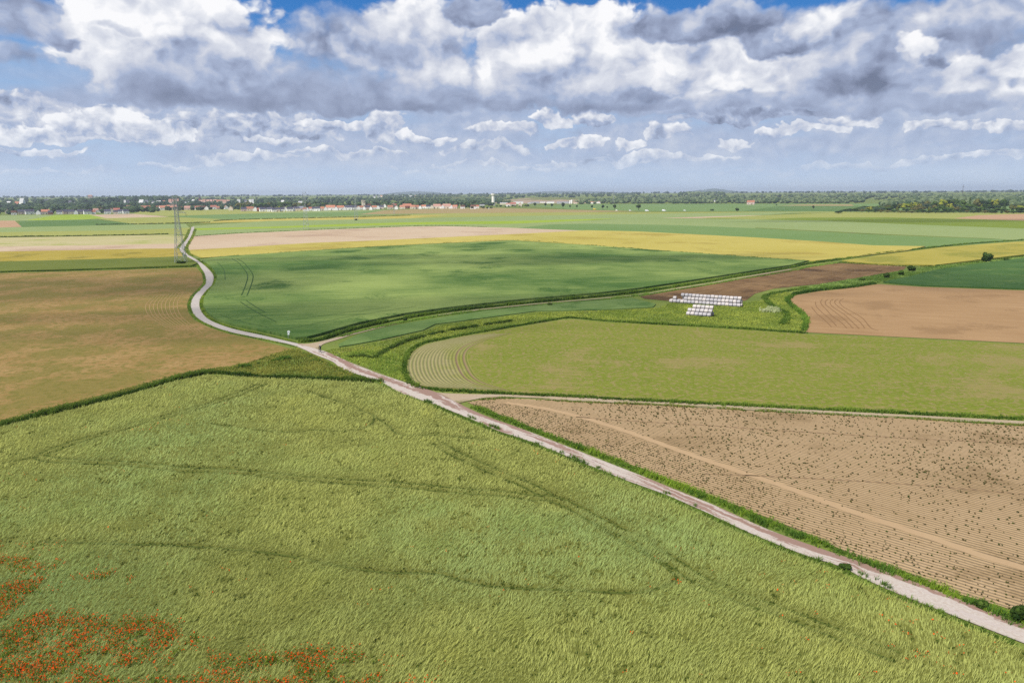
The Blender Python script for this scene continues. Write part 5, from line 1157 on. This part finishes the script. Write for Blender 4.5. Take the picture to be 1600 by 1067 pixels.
# ------------------------------------------------------------------ bale stacks
def bales():
    mt, nt, t = new_mat('white_net_wrap')
    tc = nt.nodes.new('ShaderNodeTexCoord'); oi = nt.nodes.new('ShaderNodeObjectInfo')
    P = t.out(tc, 'Object'); x, y, z = t.xyz(P); r = t.out(oi, 'Random')
    n = t.noise(t.vec(x + r * 40.0, y, z), 2.2, 4, 0.6, dims='3D'); st = t.noise(t.vec(x * 9.0 + r * 30.0, y * .6, z * .6), 1.0, 3, dims='3D')
    col = t.mix((n * 0.7 + st * 0.5).step(0.35, 0.85), alb((192, 185, 190), 1.2), alb((230, 225, 226), 1.25))
    bri = (r - 0.5) * 0.36 + 0.95; col = t.mix(1.0, col, t.vec(bri, bri, bri), 'MULTIPLY')
    col = t.mix(r.step(0.0, 1.0) * 0.35, col, alb((232, 212, 184), 1.1))
    col = t.mix((n + st * 0.3).step(0.86, 0.94) * 0.7, col, alb((176, 140, 110)))
    finish(nt, col, 0.55, st, 0.03, 1.0, 0.4)
    straw = field_mat('straw_end', (176, 136, 112), (204, 166, 140), big=3.0, mid=6.0, fine=14.0, streak=0.1, amt=(0.4, 0.4, 0.4), bump=0.03)
    rad, Lb = 0.63, 1.22
    bm = bmesh.new(); n_ = 22
    prof = [(-Lb / 2, rad * .76), (-Lb / 2 + .07, rad * .93), (-Lb / 2 + .16, rad * .995), (-.25, rad), (.25, rad * 1.005), (Lb / 2 - .16, rad * .995), (Lb / 2 - .07, rad * .93), (Lb / 2, rad * .76)]
    rings = [[bm.verts.new((xx, rr * math.cos(2 * math.pi * k / n_), rr * math.sin(2 * math.pi * k / n_))) for k in range(n_)] for xx, rr in prof]
    for a, b in zip(rings[:-1], rings[1:]):
        for k in range(n_): bm.faces.new((a[k], b[k], b[(k + 1) % n_], a[(k + 1) % n_]))
    for f in bm.faces: f.smooth = True
    wrap = bpy.data.meshes.new('round_bale'); bm.to_mesh(wrap); bm.free(); wrap.materials.append(mt)
    ends = []
    for s in (-1, 1):
        bm = bmesh.new(); c = bm.verts.new((s * (Lb / 2 - .03), 0, 0)); q = [bm.verts.new((s * (Lb / 2 - .004), rad * .77 * math.cos(2 * math.pi * k / n_), rad * .77 * math.sin(2 * math.pi * k / n_))) for k in range(n_)]
        q2 = [bm.verts.new((s * (Lb / 2 + .02), rad * .6 * math.cos(2 * math.pi * k / n_), rad * .6 * math.sin(2 * math.pi * k / n_))) for k in range(n_)]
        for k in range(n_):
            k2 = (k + 1) % n_
            bm.faces.new((q[k], q[k2], q2[k2], q2[k]) if s > 0 else (q[k2], q[k], q2[k], q2[k2])); bm.faces.new((q2[k], q2[k2], c) if s > 0 else (q2[k2], q2[k], c))
        me = bpy.data.meshes.new('end_face'); bm.to_mesh(me); bm.free(); me.materials.append(straw); ends.append(me)
    ordn = ['first', 'second', 'third', 'fourth', 'fifth', 'sixth', 'seventh', 'eighth', 'ninth', 'tenth', 'eleventh', 'twelfth', 'thirteenth', 'fourteenth', 'fifteenth', 'sixteenth', 'seventeenth', 'eighteenth', 'nineteenth', 'twentieth', 'twenty-first', 'twenty-second', 'twenty-third', 'twenty-fourth', 'twenty-fifth']
    g = random.Random(4)
    def stack(Lp, Rp, spans, nm, grp):
        """spans: tier -> (first px, last px) along the front line, measured as fractions"""
        A_ = at(*Lp); B_ = at(*Rp); e = (B_ - A_).normalized(); nn = Vector((-e.y, e.x, 0)); tot = (B_ - A_).length; D = 2 * rad; ang = math.atan2(e.y, e.x)
        for tier, off, f0, f1, skip, desc in spans:
            z = rad + tier * 0.866 * D * 0.985 + 0.02; n0 = max(0, f0) * tot; cnt = int(round((f1 - f0) * tot / (Lb + .07)))
            for i in range(cnt):
                if i in skip: continue
                s = n0 + f0 * 0 + (f0 * tot if f0 < 0 else 0) + (i + .5) * (Lb + .07)
                p = A_ + e * s + nn * (rad + off * D + g.uniform(-.05, .05))
                o = bpy.data.objects.new('round_bale', wrap); C.objects.link(o); o.location = (p.x, p.y, z + g.uniform(-.03, .03)); o.rotation_euler = (g.uniform(0, 6.28), g.uniform(-.02, .02), ang + g.uniform(-.04, .04))
                tag(o, 'wrapped bale, %s from left in %s, %s' % (ordn[i], desc, nm), 'bale', grp)
                o.scale = (g.uniform(.97, 1.0), g.uniform(.97, 1.03), g.uniform(.97, 1.03))
                if i == cnt - 1 or (i + 1) in skip: link('end_face', ends[1], None, o)
                if i == 0 or (i - 1) in skip: link('end_face', ends[0], None, o)
    stack((1045, 473.2), (1156, 480.6), [(0, 0, 0, 1.0, (), 'front ground row'), (1, .5, .045, .99, (1, 2), 'front middle row'), (2, 1, .155, .985, (), 'top row'),
          (0, 1, .0, .16, (), 'second ground row at the left end'), (0, 1, .86, 1.0, (), 'second ground row at the right end'), (0, 2, .9, 1.01, (), 'third ground row at the right end'), (1, 1.5, .8, 1.0, (), 'back middle row at the right end'), (0, 1, .16, .86, (), 'hidden second ground row'), (1, 1.5, .17, .8, (), 'back middle row')], 'long stack', 'bales of the long stack')
    stack((1071.5, 493.4), (1113, 496.3), [(0, 0, 0, 1.0, (), 'front ground row'), (1, .5, .03, 1.02, (), 'front middle row'), (2, 1, .2, 1.05, (), 'top row'), (0, 1, .0, 1.0, (), 'second ground row'), (0, 2, .5, 1.0, (), 'third ground row'), (1, 1.5, .3, 1.0, (), 'back middle row')], 'short stack', 'bales of the short stack')
bales()

# ------------------------------------------------------------------ sign, vans, cyclist
def sign():
    p = at(450.3, 529.2); W = plain('white_sign_paint', (0.78, 0.80, 0.80), 0.5, 0.4, 0.03); Gm = plain('sign_grey', (0.35, 0.37, 0.38), 0.6, 0.3)
    t = empty('road_sign', (p.x, p.y, 0), 0.25, label='white round road sign with a small plate below on a leaning post', cat='sign'); t.rotation_euler = (0.0, 0.12, 0.25)
    bm = bmesh.new(); limb(bm, (0, 0, -.2), (0, 0, 2.25), .045, .045, 10); bm_obj('post', bm, STEEL, t)
    def disc(r, y0, y1, z):
        bm = bmesh.new(); n = 24
        a = [bm.verts.new((r * math.cos(2 * math.pi * k / n), y0, z + r * math.sin(2 * math.pi * k / n))) for k in range(n)]; b = [bm.verts.new((v.co.x, y1, v.co.z)) for v in a]
        bm.faces.new(a); bm.faces.new(b[::-1])
        for k in range(n): bm.faces.new((a[k], b[k], b[(k + 1) % n], a[(k + 1) % n]))
        return bm
    d = bm_obj('round_plate', disc(.36, -.075, -.05, 1.9), W, t); bm_obj('centre_mark', disc(.1, -.083, -.076, 1.9), Gm, d)
    bm = bmesh.new(); bx(bm, -.24, .24, -.072, -.05, 1.08, 1.5); bm_obj('small_plate', bm, W, t)
sign()
def make_van(body):
    t = empty('van', (0, 0, 0)); bm = bmesh.new()
    pr = [(-2.6, .35), (2.5, .35), (2.6, 1.0), (1.9, 1.25), (1.35, 2.1), (1.1, 2.25), (-2.5, 2.3), (-2.6, 2.2)]
    a = [bm.verts.new((x, -.95, z)) for x, z in pr]; b = [bm.verts.new((x, .95, z)) for x, z in pr]
    bm.faces.new(a); bm.faces.new(b[::-1])
    for k in range(len(pr)): bm.faces.new((a[(k + 1) % len(pr)], a[k], b[k], b[(k + 1) % len(pr)]))
    bm_obj('body', bm, body, t)
    bm = bmesh.new(); q = [bm.verts.new(v) for v in ((1.88, -.8, 1.33), (1.88, .8, 1.33), (1.42, .8, 2.05), (1.42, -.8, 2.05))]; bm.faces.new(q); o = bm_obj('windscreen', bm, M_['glass'], t); o.location = (.03, 0, .02)
    for s in (-1, 1):
        bm = bmesh.new(); bx(bm, .55, 1.3, s * .955 - .01, s * .955 + .01, 1.3, 1.95); bm_obj('side_window', bm, M_['glass'], t)
        for x in (-1.7, 1.7):
            bm = bmesh.new(); n = 14; c = [[bm.verts.new((x + .34 * math.cos(2 * math.pi * k / n), s * .86 + d, .34 + .34 * math.sin(2 * math.pi * k / n))) for k in range(n)] for d in (-.12, .12)]
            bm.faces.new(c[0]); bm.faces.new(c[1][::-1])
            for k in range(n): bm.faces.new((c[0][k], c[1][k], c[1][(k + 1) % n], c[0][(k + 1) % n]))
            bm_obj('wheel', bm, plain_tyre, t)
    return t
plain_tyre = plain('rubber', (0.025, 0.025, 0.027), 0.8, 0.3)
VW = plain('white_vehicle_paint', (0.82, 0.82, 0.82), 0.35, 0.5); VY = plain('yellow_vehicle_paint', (0.75, 0.52, 0.05), 0.4, 0.5)
vw = Proto(make_van(VW)); vy = Proto(make_van(VY))
for pr, px, py, s, lb in ((vw, 1037.5, 330.2, 1.5, 'white van on the far road, second right of the broad tree'), (vw, 1010.8, 330.4, 1.4, 'white van on the far road just right of the broad tree'), (vw, 984.5, 329.8, .9, 'small white van on the far road left of the broad tree'), (vw, 963.5, 329.6, .9, 'small white van at the foot of the tall roadside tree'), (vw, 1070, 329.8, .9, 'distant small white van on the right end of the far road'), (vw, 763, 326.4, 1.1, 'white van before the trees by the water tower'), (vy, 929, 328, 1.3, 'small yellow van on the far road between roadside trees')):
    p = at(px, py); pr.put('van', p.x, p.y, 0.1, s, s, random.uniform(-.1, .1), lb, 'van', 'vans on the far road' if pr is vw else None)

def cyclist():
    p = at(500.5, 551.6); q = at(482.5, 546); d = (q - p).normalized(); a = math.atan2(d.y, d.x); z = 0.115
    blk = plain('black_frame_paint', (0.02, 0.02, 0.022), 0.4, 0.5); rim = plain('dull_alloy', (0.35, 0.35, 0.36), 0.4, 0.5)
    t = empty('bicycle', (p.x, p.y, z), a, label='black bicycle ridden along the road at the fork', cat='bicycle')
    def wheel(x):
        bm = bmesh.new(); n = 28; R_, r = .33, .03
        vs = [[bm.verts.new((x + (R_ + r * math.cos(2 * math.pi * j / 6)) * math.cos(2 * math.pi * k / n), r * math.sin(2 * math.pi * j / 6), .36 + (R_ + r * math.cos(2 * math.pi * j / 6)) * math.sin(2 * math.pi * k / n))) for j in range(6)] for k in range(n)]
        for k in range(n):
            for j in range(6): bm.faces.new((vs[k][j], vs[(k + 1) % n][j], vs[(k + 1) % n][(j + 1) % 6], vs[k][(j + 1) % 6]))
        w = bm_obj('wheel', bm, plain_tyre, t); bm = bmesh.new()
        for k in range(14): bar(bm, (x, 0, .36), (x + .31 * math.cos(2 * math.pi * k / 14), 0, .36 + .31 * math.sin(2 * math.pi * k / 14)), .004)
        bm_obj('spokes', bm, rim, w)
    wheel(-.5); wheel(.52)
    bm = bmesh.new()
    for u, v in (((-.08, 0, .30), (-.2, 0, .82)), ((-.08, 0, .30), (.34, 0, .80)), ((-.18, 0, .78), (.33, 0, .86)), ((-.5, 0, .36), (-.08, 0, .30)), ((-.5, 0, .36), (-.18, 0, .76)), ((.36, 0, .92), (.52, 0, .36))): bar(bm, u, v, .02)
    bm_obj('frame', bm, blk, t)
    bm = bmesh.new(); bar(bm, (.35, -.22, .96), (.35, .22, .96), .014); bar(bm, (.35, 0, .90), (.35, 0, .96), .016)
    for s in (-1, 1): bar(bm, (.35, s * .22, .96), (.46, s * .22, .93), .014)
    bm_obj('handlebar', bm, blk, t)
    bm = bmesh.new(); bx(bm, -.33, -.08, -.07, .07, .90, .95); bar(bm, (-.2, 0, .80), (-.21, 0, .91), .014); bm_obj('saddle', bm, blk, t)
    bm = bmesh.new(); bar(bm, (-.08, -.1, .30), (-.03, -.1, .15), .012); bar(bm, (-.08, .1, .30), (-.13, .1, .45), .012); bx(bm, -.08, .02, -.17, -.09, .13, .15); bx(bm, -.18, -.08, .09, .17, .45, .47); bm_obj('crank', bm, rim, t)
    # rider: one skinned surface
    J = {'pelvis': (-.20, 0, 1.02, .135), 'waist': (-.12, 0, 1.18, .125), 'chest': (.0, 0, 1.38, .15), 'neckb': (.07, 0, 1.51, .075), 'neck': (.10, 0, 1.57, .055), 'head': (.135, 0, 1.67, .088), 'crown': (.13, 0, 1.76, .07),
         'shL': (.02, .19, 1.45, .066), 'elL': (.16, .25, 1.20, .045), 'wrL': (.36, .23, 1.0, .032), 'haL': (.42, .22, .97, .036), 'shR': (.02, -.19, 1.45, .066), 'elR': (.16, -.25, 1.20, .045), 'wrR': (.36, -.23, 1.0, .032), 'haR': (.42, -.22, .97, .036),
         'hiL': (-.18, .1, .97, .1), 'knL': (.17, .13, .88, .06), 'caL': (.06, .13, .70, .058), 'anL': (-.14, .13, .54, .038), 'toL': (-.02, .14, .49, .036), 'hiR': (-.18, -.1, .97, .1), 'knR': (.12, -.13, .62, .06), 'caR': (.05, -.13, .44, .055), 'anR': (-.06, -.13, .22, .038), 'toR': (.07, -.14, .17, .036)}
    for s, sy in (('L', 1), ('R', -1)):
        for f in range(4): J['f%s%d' % (s, f)] = (.49 - .006 * f * f, sy * (.20 + .016 * (f - 1.5)), .945 - .004 * f, .009)
        J['th' + s] = (.43, sy * .165, .95, .010)
    ed = [('pelvis', 'waist'), ('waist', 'chest'), ('chest', 'neckb'), ('neckb', 'neck'), ('neck', 'head'), ('head', 'crown'), ('chest', 'shL'), ('shL', 'elL'), ('elL', 'wrL'), ('wrL', 'haL'), ('chest', 'shR'), ('shR', 'elR'), ('elR', 'wrR'), ('wrR', 'haR'),
          ('pelvis', 'hiL'), ('hiL', 'knL'), ('knL', 'caL'), ('caL', 'anL'), ('anL', 'toL'), ('pelvis', 'hiR'), ('hiR', 'knR'), ('knR', 'caR'), ('caR', 'anR'), ('anR', 'toR')] + [('ha' + s, 'f%s%d' % (s, f)) for s in 'LR' for f in range(4)] + [('ha' + s, 'th' + s) for s in 'LR']
    ks = list(J); me = bpy.data.meshes.new('person'); me.from_pydata([J[k][:3] for k in ks], [(ks.index(a_), ks.index(b_)) for a_, b_ in ed], [])
    tmp = bpy.data.objects.new('person', me); C.objects.link(tmp); sk = tmp.modifiers.new('skin', 'SKIN'); tmp.modifiers.new('sub', 'SUBSURF').levels = 2
    lay = me.skin_vertices[0].data if me.skin_vertices else None
    if lay is None:
        bm = bmesh.new(); bm.from_mesh(me); bm.verts.layers.skin.verify(); bm.to_mesh(me); bm.free(); lay = me.skin_vertices[0].data
    for i, k in enumerate(ks): lay[i].radius = (J[k][3], J[k][3]); lay[i].use_root = (k == 'pelvis')
    dg = bpy.context.evaluated_depsgraph_get(); fin = bpy.data.meshes.new_from_object(tmp.evaluated_get(dg)); bpy.data.objects.remove(tmp)
    jersey = plain('black_jersey', (0.018, 0.018, 0.022), 0.8, 0.2); shorts = plain('black_shorts', (0.012, 0.012, 0.014), 0.7, 0.3); skin = plain('skin', (0.45, 0.26, 0.18), 0.6, 0.3); shoe = plain('dark_shoes', (0.04, 0.04, 0.045), 0.6, 0.3)
    fin.materials.clear()
    for m_ in (jersey, shorts, skin, shoe): fin.materials.append(m_)
    for f in fin.polygons:
        c = f.center; f.use_smooth = True
        if c.z > 1.55: f.material_index = 2
        elif c.x > .33 and c.z > .85: f.material_index = 2
        elif c.z < .2 or (c.y > 0 and c.z < .52): f.material_index = 3
        elif c.z < .62 if c.y < 0 else c.z < .82: f.material_index = 1
        elif c.z < 1.08: f.material_index = 1
        else: f.material_index = 0
    o = link('person', fin); o.location = (p.x, p.y, z); o.scale = (1.08,) * 3; t.scale = (1.08,) * 3; o.rotation_euler = (0, 0, a)
    tag(o, 'person in black cycling clothes and pale blue helmet riding the bicycle', 'person')
    bm = bmesh.new(); bmesh.ops.create_uvsphere(bm, u_segments=16, v_segments=10, radius=.125)
    bmesh.ops.delete(bm, geom=[v for v in bm.verts if v.co.z < -.01], context='VERTS')
    for v in bm.verts: v.co = Vector((v.co.x * 1.15, v.co.y * .92, v.co.z * .95))
    h = bm_obj('helmet', bm, plain('pale_blue_helmet', (0.25, 0.36, 0.46), 0.35, 0.5), o); h.location = (.125, 0, 1.715)
cyclist()

# ------------------------------------------------------------------ village trees, far woods, hills
def village_trees():
    g = random.Random(91)
    # (x0, x1, base y, height range px, count, kinds, where)
    bands = [(-30, 205, 330, 3.5, 6.5, 28, ['dark', 'dark', 'mid', 'olive'], 'just behind the dark roofed houses'), (-30, 210, 325, 5, 8, 28, ['dark', 'mid', 'grey', 'dark'], 'in the dark belt behind the dark roofed houses'),
             (200, 370, 323.2, 3, 5.5, 22, ['dark', 'mid', 'dark', 'grey'], 'behind the orange roofed houses by the tall pylon'),
             (370, 500, 325.5, 5.5, 10.5, 26, ['mid', 'dark', 'mid', 'olive'], 'behind the white houses by the second pylon'), (495, 610, 323.5, 4, 8, 20, ['mid', 'dark', 'grey', 'dark'], 'behind the houses around the church'),
             (600, 770, 322, 4, 8, 28, ['mid', 'dark', 'dark', 'grey', 'cone'], 'behind the houses left of the water tower'), (725, 770, 326, 3, 6, 9, ['mid', 'dark'], 'in front of the water tower'), (775, 830, 323.5, 2, 3.6, 10, ['dark', 'mid'], 'among the red houses right of the water tower')]
    nm = {'dark': 'dark green tree', 'mid': 'mid green tree', 'olive': 'olive tree', 'grey': 'grey green tree', 'cone': 'pointed dark conifer', 'yellow': 'yellow tree'}
    for x0, x1, y, h0, h1, n, kinds, wh in bands:
        for i in range(n):
            px = x0 + (x1 - x0) * (i + g.uniform(0, 1)) / n; kd = g.choice(kinds); h = g.uniform(h0, h1)
            tree_px(kd, px, y + g.uniform(-1.0, 1.0) - 0.0015 * (px - x0), h, '%s %s' % (nm[kd], wh), 'tree', 'conifer' if kd == 'cone' else 'tree', h * g.uniform(1.0, 1.5), '%ss %s' % (nm[kd], wh))
    for px, py, h, kd, lb in ((376.5, 329.6, 10.5, 'yellow', 'bright yellow green tree at the left end of the white houses'), (383, 330, 9, 'dark', 'dark round tree right of the bright yellow green one'), (437, 328, 5.5, 'yellow', 'yellow tree rising between dark slate roofs'), (494.5, 326.5, 5, 'yellow', 'yellow green tree behind the orange roofs'), (594, 326.4, 6, 'mid', 'light green tree right of the church nave'), (209, 330, 7, 'mid', 'rounded green tree at the foot of the road bank'), (157, 330, 8, 'olive', 'olive tree over the red roofed houses'), (178, 330, 10, 'cone', 'pointed conifer over the dark slate houses'), (733, 325.8, 8, 'mid', 'bright green tree left of the shed by the water tower')):
        tree_px(kd, px, py, h, lb, 'tree', 'tree', h * (0.9 if kd != 'cone' else 0.5))
village_trees()
def far_town():
    g = random.Random(55)
    bl = {k: make_house('house', 14, 10, 6, 4.5, w, r, False, False) for k, (w, r) in {'white': ('white', 'pale'), 'pink': ('pinkw', 'pinkr'), 'red': ('cream', 'orange'), 'slate': ('white', 'slate')}.items()}
    bl = {k: Proto(v) for k, v in bl.items()}
    L = [(33, 311.5, 8), (12, 316, 6), (25, 316.4, 7), (75, 313, 12), (108, 314.5, 5), (117, 317.4, 8), (194, 314, 4), (199, 314, 4), (220, 313.4, 9), (228, 314, 6), (238, 315.4, 5), (247, 315, 9), (255, 314.6, 5), (286, 319.4, 10), (298, 319.5, 12), (265, 312.5, 6), (270, 312.5, 5), (276, 312, 6), (301, 313, 5), (313, 314, 8), (318, 312.5, 6), (324, 313, 6), (329, 313, 5), (335, 313, 7), (340, 313.5, 6), (345, 313, 5), (350, 313.5, 7), (356, 313.5, 6), (333, 318, 3), (345, 317.8, 4), (316, 318, 5), (390, 313, 5), (394, 312.5, 4), (383, 313.2, 5), (408, 314.2, 5), (372, 313, 6), (441, 314, 6), (469, 319, 9), (585, 306.6, 4), (592, 306.8, 5), (596, 306, 4), (627, 306.8, 5), (642, 306.5, 6), (650, 306.2, 5), (1130, 314.4, 4), (1143, 314.6, 4), (1188, 313, 12), (1232, 313.6, 9), (1248, 314, 5), (1098, 315, 4), (1045, 315, 6), (1306, 313, 3), (1118, 314.6, 4)]
    for px, py, w in L:
        dist = 2900 + g.uniform(0, 700) + (1900 if 580 < px < 655 else 0)
        p = at_dist(px, dist); z = CAM_H + ray(px, py).z / math.hypot(ray(px, py).x, ray(px, py).y) * dist
        k = 'pink' if (259 < px < 282 or 310 < px < 360) and g.random() < .8 else g.choice(['white', 'white', 'red', 'slate'])
        if 1180 < px < 1250: k = 'red'
        s = max(.4, w * dist / FPX / 19.0); zt = float(terr(p.x, p.y))
        lab = {'white': 'pale block with light roof', 'pink': 'pinkish house with faded roof', 'red': 'cream house with orange roof', 'slate': 'white house with dark roof'}[k]
        wh = 'on the far left skyline' if px < 235 else 'under the red church' if px < 300 else 'around the red church' if px < 365 else 'over the white houses' if px < 480 else 'on the pale far plain' if px < 700 else 'among trees behind the far meadow'
        o = bl[k].put('house', p.x, p.y, zt, s, max(.6, (z + 2.5 - zt) / 10.5) if z > zt + 3 else .8, g.uniform(-.3, .3), '%s %s' % (lab, wh), 'house', '%ss %s' % (lab, wh))
far_town()
def far_woods():
    """woods towards the horizon that read as one mass"""
    g = np.random.default_rng(17)
    def belt(name, label, specs, c1, c2, q=26):
        V, Q, CL, nq = [], [], [], 0; UVl, UFl = (ICO1_V, ICO1_F) if q < 20 else (ICO_V, ICO_F)
        for x0, x1, d0, d1, h0, h1, n in specs:
            lob = []
            for k in range(n):
                px = g.uniform(x0, x1); dist = g.uniform(d0, d1); p = at_dist(px, dist); h = g.uniform(h0, h1) * 0.9
                r = h * g.uniform(0.5, 0.8); z = float(terr(p.x, p.y))
                for j in range(3 if q >= 20 else 1):
                    o = g.normal(0, r * .45, 2) if j else (0, 0); rr = r * (1.0 if j == 0 else g.uniform(.5, .75))
                    lob.append((p.x + o[0], p.y + o[1], z + h * (.5 if j == 0 else g.uniform(.4, .75)), rr, rr, h * (.52 if j == 0 else .3)))
            v, f, cl = lumps(lob, c1, c2, int(g.integers(1 << 30)), 1.0, 0.22, (UVl, UFl))
            V.append(v); Q.append(f + nq); CL.append(cl); nq += len(v)
        me = np_mesh(name, np.concatenate(V), None, np.concatenate(Q), col=np.concatenate(CL), smooth=True)
        tag(link(name, me, LEAF), label, 'woods', None, 'stuff')
    gB1, gB2 = a2((62, 86, 56)), a2((112, 132, 84))
    belt('far_woods', 'dark far belt of trees across the left horizon', [(-60, 245, 1900, 2500, 9, 14, 150), (200, 380, 2050, 2600, 7, 12, 110), (-60, 380, 2500, 2900, 10, 15, 130), (-120, 420, 2900, 3700, 11, 17, 420), (-120, 700, 3700, 5200, 10, 16, 420), (60, 105, 3300, 3600, 20, 30, 26), (125, 182, 3400, 3700, 22, 31, 44), (190, 275, 3800, 4300, 24, 32, 90), (500, 530, 3300, 3500, 16, 24, 24), (405, 450, 3300, 3600, 16, 24, 34)], a2((48, 70, 50)), a2((96, 116, 76)))
    belt('far_woods', 'green far belt of trees across the middle horizon', [(380, 770, 2150, 2700, 9, 14, 170), (420, 800, 3000, 4300, 9, 15, 380), (640, 800, 2700, 3100, 10, 16, 120), (600, 1000, 4500, 6500, 12, 18, 260)], gB1, gB2)
    belt('far_woods', 'grey green far belt of trees across the right horizon', [(905, 1340, 2560, 2760, 7, 12, 190), (900, 1350, 2750, 3400, 9, 16, 520), (960, 1640, 3400, 4700, 11, 18, 480), (1380, 1760, 1950, 2700, 12, 17, 300), (1060, 1130, 4700, 5100, 20, 30, 60), (1420, 1640, 2600, 3200, 16, 22, 160)], a2((66, 88, 58)), a2((132, 146, 102)))
    belt('far_woods', 'bluish last line of woods at the horizon', [(-200, 1800, 6500, 9500, 14, 24, 700)], a2((62, 86, 66)), a2((92, 114, 90)), 16)
far_woods()
def hills():
    def mound(name, label, px0, px1, dist, depth, hmax, mat, seed, peak=None):
        a = at_dist(px0, dist); b = at_dist(px1, dist); e = (b - a); n = Vector((-e.y, e.x, 0)).normalized()
        nu, nv = 60, 16; V = []
        for i in range(nu + 1):
            u = i / nu
            for j in range(nv + 1):
                v = j / nv; p = a + e * u + n * depth * (v - 0.5)
                s = math.sin(math.pi * u) ** 0.6 if peak is None else max(0, 1 - abs(u - peak) / (peak if u < peak else 1 - peak)) ** 0.8
                w = math.sin(math.pi * v) ** 0.55 if 0 < v < 1 else 0
                z = float(terr(p.x, p.y)) - 0.5 + hmax * s * w * (0.85 + 0.3 * float(fbm(np.array([u * 6]), np.array([v * 2]), seed, 3)[0]))
                V.append((p.x, p.y, z))
        q = [(i * (nv + 1) + j, (i + 1) * (nv + 1) + j, (i + 1) * (nv + 1) + j + 1, i * (nv + 1) + j + 1) for i in range(nu) for j in range(nv)]
        return tag(link(name, np_mesh(name, V, q, smooth=True), mat), label, None, None, 'structure')
    mt, nt, t = new_mat('quarry_slope')
    geo = nt.nodes.new('ShaderNodeNewGeometry'); P = t.out(geo, 'Position'); X, Y, Z = t.xyz(P)
    n = t.noise(P, 0.02, 4, 0.6, dims='3D'); n2 = t.noise(P, 0.006, 3, 0.5, dims='3D')
    soil = t.mix(n, alb((180, 154, 130)), alb((200, 176, 148)))
    grass = t.mix(n, alb((112, 128, 70)), alb((160, 158, 96)))
    f = (n2 * 0.9 + n * 0.4 - (Z * 0.012)).step(0.5, 0.6)
    finish(nt, t.mix(f, grass, soil), 0.95)
    mound('hill', 'low quarry hill with pinkish bare slope behind the sheds', 772, 930, 3000, 420, 21, mt, 3)
    fg = field_mat('hill_grass', (96, 116, 64), (128, 142, 84), (150, 140, 96), big=0.004, mid=0.02, fine=0.1, streak=0.2)
    mound('hill', 'broad low green rise behind the middle houses', 640, 800, 4200, 700, 14, fg, 4)
    bl = field_mat('far_forest_hill', (70, 92, 70), (92, 112, 86), big=0.002, mid=0.01, fine=0.05, streak=0.2)
    mound('hill', 'faint blue hill on the horizon right of the quarry', 1060, 1160, 15000, 2200, 78, bl, 5, 0.55)
    mound('hill', 'faint blue hill on the horizon left of the water tower', 600, 700, 16000, 2200, 62, bl, 6)
    mound('hill', 'faint blue hill line on the horizon behind the quarry', 800, 1000, 17000, 2500, 66, bl, 7, 0.35)
hills()

# ------------------------------------------------------------------ haze over the plain
def haze():
    bm = bmesh.new(); bx(bm, -28000, 28000, -28000, 28000, -3.0, 135.0)
    mt = bpy.data.materials.new('haze'); mt.use_nodes = True; nt = mt.node_tree; nt.nodes.clear()
    v = nt.nodes.new('ShaderNodeVolumePrincipled'); v.inputs['Color'].default_value = (0.80, 0.89, 1.0, 1); v.inputs['Density'].default_value = 7.0e-5; v.inputs['Anisotropy'].default_value = 0.2
    o_ = nt.nodes.new('ShaderNodeOutputMaterial'); nt.links.new(v.outputs[0], o_.inputs['Volume'])
    o = bm_obj('haze', bm, mt); tag(o, 'thin pale blue haze over the whole plain', 'haze', None, 'stuff')
haze()
# ------------------------------------------------------------------ the clouds overhead whose shade lies on the fields
def clouds():
    mt = bpy.data.materials.new('cloud'); mt.use_nodes = True; nt = mt.node_tree; nt.nodes.clear()
    v = nt.nodes.new('ShaderNodeVolumePrincipled'); v.inputs['Color'].default_value = (0.98, 0.98, 0.98, 1); v.inputs['Density'].default_value = 0.010; v.inputs['Anisotropy'].default_value = 0.5
    o_ = nt.nodes.new('ShaderNodeOutputMaterial'); nt.links.new(v.outputs[0], o_.inputs['Volume'])
    def cloud(px, py, rx, ry, tau, rot=0.0, alt=760.0):
        p = at(px, py); t = alt / SUN.z; c = p + SUN * t
        th = tau / 0.010 / 2 * SUN.z
        bm = bmesh.new(); bmesh.ops.create_icosphere(bm, subdivisions=4, radius=1.0)
        for w in bm.verts:
            k = 1 + 0.22 * math.sin(w.co.x * 5.1 + px) * math.cos(w.co.y * 4.3 + py) + 0.12 * math.sin(w.co.x * 11 + w.co.y * 9 + px)
            w.co = Vector((w.co.x * rx * k, w.co.y * ry * k, w.co.z * th * (1.0 if w.co.z > 0 else .6) * k))
        for f in bm.faces: f.smooth = True
        o = bm_obj('cloud', bm, mt); o.location = c; o.rotation_euler = (0, 0, rot); tag(o, 'cloud overhead', None, None, 'structure')
    for c in CLOUDS: cloud(*c)
CLOUDS = [(100, 1000, 40, 22, .25), (420, 520, 90, 16, .45, .1), (930, 408, 140, 26, .75, .15), (560, 405, 130, 16, .6, .1), (640, 482, 150, 20, .7, .2), (360, 440, 50, 55, .5, .1), (90, 450, 120, 40, .5), (1330, 424, 60, 22, .5, .2), (1520, 440, 90, 30, .45), (1450, 345, 260, 60, .6)]
clouds()
